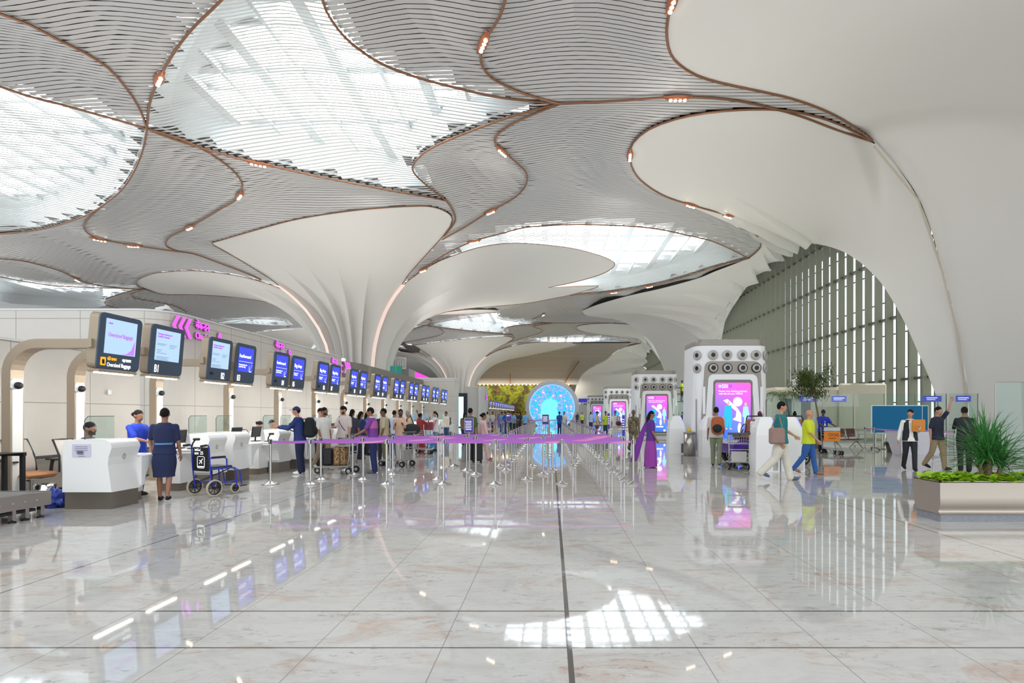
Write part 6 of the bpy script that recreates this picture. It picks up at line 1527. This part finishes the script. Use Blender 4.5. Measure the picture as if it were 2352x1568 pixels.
mb = MB(); mb.box((0, 0, 1.28), (2.15, .04, 1.18)); mb.build('frame', WHITE, t); mb = MB(); mb.box((0, -.015, 1.28), (2.09, .03, 1.12)); mb.build('panel', mat('blue_felt', (20, 112, 160), .85), t)
for s in (-1, 1):
    mb = MB(); mb.box((s*.9, 0, .40), (.04, .04, .7)); mb.box((s*.9, 0, .08), (.05, .6, .04)); mb.build('leg', STEEL, t)
    for y in (-.27, .27): mb = MB(); mb.ball((s*.9, y, .03), .03, 8); mb.build('castor', BLACK, t)
t = thing('notice_board', (15.05, 22.35, 0), 0, 'second blue notice board standing just behind the large one', 'board')
mb = MB(); mb.box((0, 0, 1.28), (2.15, .04, 1.18)); mb.build('frame', WHITE, t); mb = MB(); mb.box((0, -.015, 1.28), (2.09, .03, 1.12)); mb.build('panel', MATS['blue_felt'], t)
for s in (-1, 1): mb = MB(); mb.box((s*.9, 0, .35), (.04, .04, .7)); mb.box((s*.9, 0, .02), (.05, .6, .04)); mb.build('leg', STEEL, t)
mb = MB(); mb.add([(-.62, -.3, 0), (.7, -.3, 0), (.95, -.36, .86), (-.88, -.36, .86), (-.62, .3, 0), (.7, .3, 0), (.95, .36, .86), (-.88, .36, .86)], [(0,1,2,3), (5,4,7,6), (4,0,3,7), (1,5,6,2), (3,2,6,7), (4,5,1,0)]); o = mb.build('reception_desk', mat('lilac_white_laminate', (226, 222, 232), .4)); o.location = (13.55, 19.5, 0); tag(o, 'white reception desk tapering to the floor in front of the blue board', 'desk')
xs = [(12.9, 21.7), (13.2, 21.0), (13.32, 19.0-.1), (13.35, 18.4), (13.2, 17.6)]
xs = [(12.92, 21.5), (12.72, 20.6), (12.55, 18.75), (13.30, 18.2), (13.36, 17.3)]
for i, p in enumerate(xs): post(p[0], p[1], f'chrome belt post on the right side, {ORD[i]} from the maroon seats', 'belt posts on the right side', xs[i+1] if i+1 < len(xs) else None)
hang_belts()
MAR = mat('maroon_seat', (98, 58, 54), .5)
def bench(x, y, rz, n, lab):
    t = thing('waiting_bench', (x, y, 0), rz, lab, 'bench', 'rows of waiting seats'); W_ = .60*n
    mb = MB(); mb.box((0, 0, .36), (W_, .07, .05)); mb.build('beam', STEEL, t)
    for i in range(n):
        u = -W_/2+.3+.6*i; mb = MB(); mb.grid([[(u+a, yy, zz) for yy, zz in ((-.27, .43), (-.05, .40), (.16, .42), (.24, .56), (.31, .86))] for a in (-.25, -.1, .1, .25)]); mb.grid([[(u+a, yy+.012, zz-.015) for yy, zz in ((-.27, .43), (-.05, .40), (.16, .42), (.24, .56), (.31, .86))] for a in (-.25, -.1, .1, .25)]); mb.build('seat', MAR, t)
    for i in range(n+1):
        u = -W_/2+.6*i; mb = MB(); mb.tube([(u, .12, .40), (u, .1, .62), (u, -.2, .62), (u, -.2, .42)], .014, 6); mb.build('armrest', STEEL, t)
    for u in (-W_/2+.3, W_/2-.3): mb = MB(); mb.tube([(u, -.33, .02), (u, 0, .34), (u, .33, .02)], .022, 8); mb.build('leg', STEEL, t)
    return t
bench(12.75, 22.6, .35, 3, 'maroon waiting seats beside the OOG trolley before the glass partition')
bench(12.9, 13.3, -2.4, 3, 'row of waiting seats at the right edge behind the planter')
# low vestibule by the facade, white pole
VB = mat('beige_cladding', (206, 198, 178), .6, var=.03)
mb = MB(); mb.box((15.6, 31.2, 1.5), (6.4, 4.0, 3.0), bev=.15); v_ = struct(mb.build('wall_vestibule', VB)); mb = MB(); mb.box((17.3, 29.05, 1.9), (2.6, .3, 2.6), bev=.1); mb.build('panel', VB, v_); mb = MB(); mb.box((13.7, 29.15, 1.2), (1.5, .1, 2.3)); mb.build('opening', mat('dark_opening', (90, 92, 86), .5), v_)
t = thing('service_pole', ((1829-CX)*26/F, 26.0, 0), 0, 'white round pole topped with two cameras beside the palm', 'pole')
mb = MB(); mb.cyl((0, 0, 0), (0, 0, 2.7), .21, 20); mb.build('shaft', mat('cream_metal', (226, 222, 206), .4), t)
mb = MB(); mb.box((-.08, -.1, 3.05), (.3, .34, .36), bev=.06); mb.cyl((0, 0, 2.7), (0, 0, 2.95), .10, 12); mb.build('camera_head', WHITE, t)
# ---------------------------------------------------------------- plants
LEAF = mat('ficus_leaf', (84, 104, 44), .55, var=.35, scale=2); LIME = mat('lime_leaf', (150, 190, 34), .5, var=.22, scale=7); BLADE = mat('dracaena_blade', (64, 128, 62), .4, var=.4, scale=5); BARK = mat('bark', (128, 108, 82), .9, var=.2); SOIL = mat('soil', (64, 52, 40), .95)
rng = random.Random(11)
def leaf(mb, p, d, L_, w, droop=.3, mi=0):
    d = Vector(d).normalized(); s = d.cross(Vector((0, 0, 1))); s = s.normalized()*w if s.length > .05 else Vector((w, 0, 0))
    m = p+d*L_*.5; e = p+d*L_+Vector((0, 0, -droop*L_)); mb.add([p, m+s, e, m-s], [(0,1,2,3)], mi)
def tree(px, Y, label, top, crown_z, rad, n):
    X = (px-CX)*Y/F; t = thing('indoor_tree', (X, Y, 0), 0, label, 'tree'); lean = -.35
    mb = MB(); mb.lathe([(0, 0), (.24, 0), (.30, .45), (.26, .45), (.24, .38), (0, .38)], 20); mb.build('pot', mat('grey_pot', (120, 116, 110), .7), t)
    tr = [(0, 0, .36), (-.05, 0, 1.1), (-.20, 0, 1.9), (lean, 0, crown_z), (lean-.05, 0, top-.3)]; mb = MB(); mb.tube(tr, [.05, .042, .036, .03, .012], 8)
    cl = []
    for k in range(14):
        a = rng.uniform(0, 2*PI); b0 = Vector((lean-.05, 0, crown_z+rng.uniform(-.5, .4))); e_ = Vector((lean+rad*rng.uniform(.4, .9)*math.cos(a), rad*rng.uniform(.4, .9)*math.sin(a), crown_z+rng.uniform(-.5, .75))); mb.tube([b0, (b0+e_)/2+Vector((0, 0, .12)), e_], [.018, .012, .006], 5); cl += [e_, (b0+e_)/2]
    mb.build('trunk', BARK, t)
    mb = MB()
    for k in range(n):
        c = rng.choice(cl); p = c+Vector((rng.gauss(0, .17), rng.gauss(0, .17), rng.gauss(.02, .15))); a = rng.uniform(0, 2*PI); leaf(mb, p, (math.cos(a), math.sin(a), rng.uniform(-.6, .3)), rng.uniform(.10, .18), .022, .5)
    fo = mb.build('foliage', LEAF, t, fix=False); fo['kind'] = 'stuff'; return t
tree(1885, 23.0, 'slim ficus tree with a leaning trunk and drooping green crown before the glass partition', 3.8, 2.75, .78, 2600)
X = (1795-CX)*25.8/F; t = thing('palm', (X, 25.8, 0), 0, 'small palm with arching fronds left of the white pole', 'palm')
mb = MB(); mb.lathe([(0, 0), (.24, 0), (.28, .45), (.24, .45), (0, .40)], 18); mb.build('pot', MATS['grey_pot'], t); mb = MB(); mb.tube([(0, 0, .4), (0, 0, 2.0)], [.06, .045], 8); mb.build('trunk', BARK, t)
for k in range(11):
    a = 2*PI*k/11+.2; mb = MB(); sp_ = [Vector((math.cos(a)*r_, math.sin(a)*r_, 2.0+h_)) for r_, h_ in ((0, 0), (.18, .45), (.42, .62), (.68, .52), (.86, .22))]; mb.tube(sp_, [.012, .01, .008, .006, .004], 5)
    for i in range(4):
        for q in range(5):
            p = sp_[i].lerp(sp_[i+1], q/5); tg = (sp_[i+1]-sp_[i]).normalized(); sd = tg.cross(Vector((0, 0, 1))).normalized()
            for s in (-1, 1): leaf(mb, p, tg*.6+sd*s+Vector((0, 0, -.3)), .26, .014, .4)
    mb.build('frond', mat('palm_frond', (104, 124, 56), .5, var=.2), t, fix=False)
for i, (px, Y) in enumerate(((2046, 20.6),)):
    X = (px-CX)*Y/F; t = thing('potted_plant', (X, Y, 0), 0, 'small potted plant on the floor left of the white reception desk', 'plant'); mb = MB(); mb.lathe([(0, 0), (.12, 0), (.17, .26), (.14, .34), (.12, .30), (0, .3)], 18); mb.build('pot', mat('dark_clay_pot', (96, 92, 76), .7), t)
    mb = MB()
    for k in range(90): a = rng.uniform(0, 2*PI); leaf(mb, Vector((.1*math.cos(a), .1*math.sin(a), .32)), (math.cos(a), math.sin(a), rng.uniform(-.3, 1.6)), rng.uniform(.14, .3), .03, .4)
    mb.build('foliage', LEAF, t, fix=False)
# planter
PLX, PLY, PLW, PLD = 5.42, 7.28, 2.3, .52
PT = thing('planter', (PLX, PLY, 0), 0, 'long steel planter on a grey granite base at the right edge', 'planter')
mb = MB(); mb.box((PLW/2, PLD/2, .055), (PLW-.04, PLD-.04, .11)); mb.build('granite_base', mat('grey_granite', (138, 140, 146), .25, var=.25, scale=30), PT)
prf = [(.0, .11), (.02, .125), (.035, .15), (.01, .20), (-.005, .26), (.0, .34), (.0, .56)]
mb = MB()
fr = [[(x, d_-.0, z) for d_, z in prf] for x in (0, PLW)]
mb.grid(fr); mb.grid([[(x, PLD-d_, z) for d_, z in prf] for x in (0, PLW)])
for x in (0, PLW): mb.add([(x, d_, z) for d_, z in prf]+[(x, PLD-d_, z) for d_, z in prf[::-1]], [list(range(14))])
for (c_, s_) in (((PLW/2, .012, .56), (PLW, .024, .02)), ((PLW/2, PLD-.012, .56), (PLW, .024, .02)), ((.012, PLD/2, .56), (.024, PLD, .02)), ((PLW-.012, PLD/2, .56), (.024, PLD, .02))): mb.box(c_, s_)
mb.build('trough', mat('planter_steel', (190, 180, 168), .30, .9), PT)
mb = MB(); mb.box((PLW/2, PLD/2, .50), (PLW-.04, PLD-.04, .06)); mb.build('soil', SOIL, PT)
mb = MB()
for k in range(620):
    p = Vector((PLX+rng.uniform(.03, PLW-.03), PLY+rng.uniform(.02, PLD-.02), .545+rng.uniform(0, .05))); a = rng.uniform(0, 2*PI)
    for q in range(2):
        a += rng.uniform(1, 2.5); d = Vector((math.cos(a), math.sin(a), rng.uniform(.1, .9))).normalized(); s = d.cross(Vector((0, 0, 1))).normalized(); L_ = rng.uniform(.09, .16); w = L_*.30
        pts = [p, p+d*L_*.3+s*w, p+d*L_*.65+s*w*.85+Vector((0, 0, .0)), p+d*L_-Vector((0, 0, .02)), p+d*L_*.65-s*w*.85, p+d*L_*.3-s*w]; mb.add(pts, [list(range(6))])
o = mb.build('groundcover_leaves', LIME, fix=False); tag(o, 'dense lime green leaves filling the steel planter', 'ground cover', kind='stuff')
DR = thing('spiky_plant', (6.30, 7.54, .53), 0, 'large spiky dark green dracaena growing in the steel planter', 'plant')
stems = [(-.10, .02, .26), (-.02, -.05, .34), (.08, .05, .30), (.16, -.04, .24), (.03, .1, .38)]
for x, y, h_ in stems: mb = MB(); mb.tube([(x*.6, y*.6, 0), (x, y, h_)], [.032, .024], 8); mb.build('stem', BARK, DR)
def blade(mb, p, a, el, L_, w):
    """arching strap leaf, folded along its middle"""
    d = Vector((math.cos(a)*math.cos(el), math.sin(a)*math.cos(el), math.sin(el))); s = Vector((-math.sin(a), math.cos(a), 0)); v = Vector(p); rows = []; n = 8
    for i in range(n+1):
        t_ = i/n; ww = w*(1-t_**2.2)*(.55+.9*min(1, t_*3)*.5); rows.append([tuple(v+s*ww+Vector((0, 0, ww*.5))), tuple(v), tuple(v-s*ww+Vector((0, 0, ww*.5)))])
        v = v+d*(L_/n); d = (d+Vector((0, 0, -.26*L_*(.3+t_)))).normalized()
    mb.grid(rows)
for x, y, h_ in stems:
    mb = MB()
    for k in range(62):
        el = math.radians(rng.uniform(5, 85)); blade(mb, (x, y, h_-.10+.16*rng.random()), rng.uniform(0, 2*PI), el, rng.uniform(.52, .84), rng.uniform(.010, .016))
    mb.build('leaf_rosette', BLADE, DR, fix=False)

# ---------------------------------------------------------------- bronze ceiling spotlights set along the joints
allt = [P for P in trims]
FX = [((350,165),'on the curve left of the big skylight'),((1120,98),'on the S-curve at the top centre'),((1543,12),'at the top edge beside the white vault'),((1555,226),'on the long bronze line between the two white vaults'),
 ((1157,343),'on the S-curve right of the big skylight tip'),((1437,360),'at the left tip of the oval white vault'),((595,376),'on the lower edge of the big skylight'),((553,446),'on the S-curve left of the main column'),((437,521),'on the bend below the left skylight'),
 ((232,548),'below the left skylight near its corner'),((1127,481),'on the curve above the right lobe of the main column'),((1085,551),'at the left end of the oval right-hand skylight'),((966,616),'beside the notch of the main column'),((1585,466),'below the oval white vault'),
 ((1673,494),'below the oval white vault, nearer the arched window'),((393,622),'on the upper edge of the left column lobe'),((182,642),'far left above the lower skylight'),((1520,668),'below the oval skylight, nearer the arched window'),((1445,684),'below the oval skylight, farther from the arched window'),((1336,713),'at the tip of the far white vault tongue')]
FXP = None
def fixture(loc, ang, label):
    global FXP
    if FXP is None:
        t = FXP = thing('ceiling_spotlight', loc, ang, label, 'ceiling light', 'bronze ceiling spotlights')
        COPPER = mat('copper_housing', (176, 112, 82), .35, .5)
        mb = MB(); P = []
        for i in range(15):
            u = -1+2*i/14; w = max(.02, (1-abs(u)**3)); P.append([(u*.62, .17*w*math.cos(q), -.14*w*math.sin(q)**.7 if math.sin(q) > 0 else 0) for q in np.linspace(0, PI, 9)])
        mb.grid(P); mb.box((0, 0, .01), (1.2, .2, .04)); mb.build('housing', COPPER, t)
        for k in range(4):
            mb = MB(); mb.lathe([(0, -.158), (.065, -.156), (.07, -.13)], 12, (-.30+.2*k, 0, 0)); mb.build('lamp', WARM, t)
        return t
    return dup(FXP, loc, ang, label)
def put_fixture(p, label, off=0.0):
    q = np.array(cast(*p)); best = min(((np.hypot(*(P-q).T).min(), i) for i, P in enumerate(allt)))
    P = allt[best[1]]; j = int(np.argmin(np.hypot(*(P-q).T))); a, b = P[max(0, j-2)], P[min(len(P)-1, j+2)]; ang = math.atan2(b[1]-a[1], b[0]-a[0])
    x, y = P[j]; fixture((x, y+off, float(H(x, y))-.03), ang, label)
for p, l in FX: put_fixture(p, 'bronze four-lamp ceiling spotlight '+l)
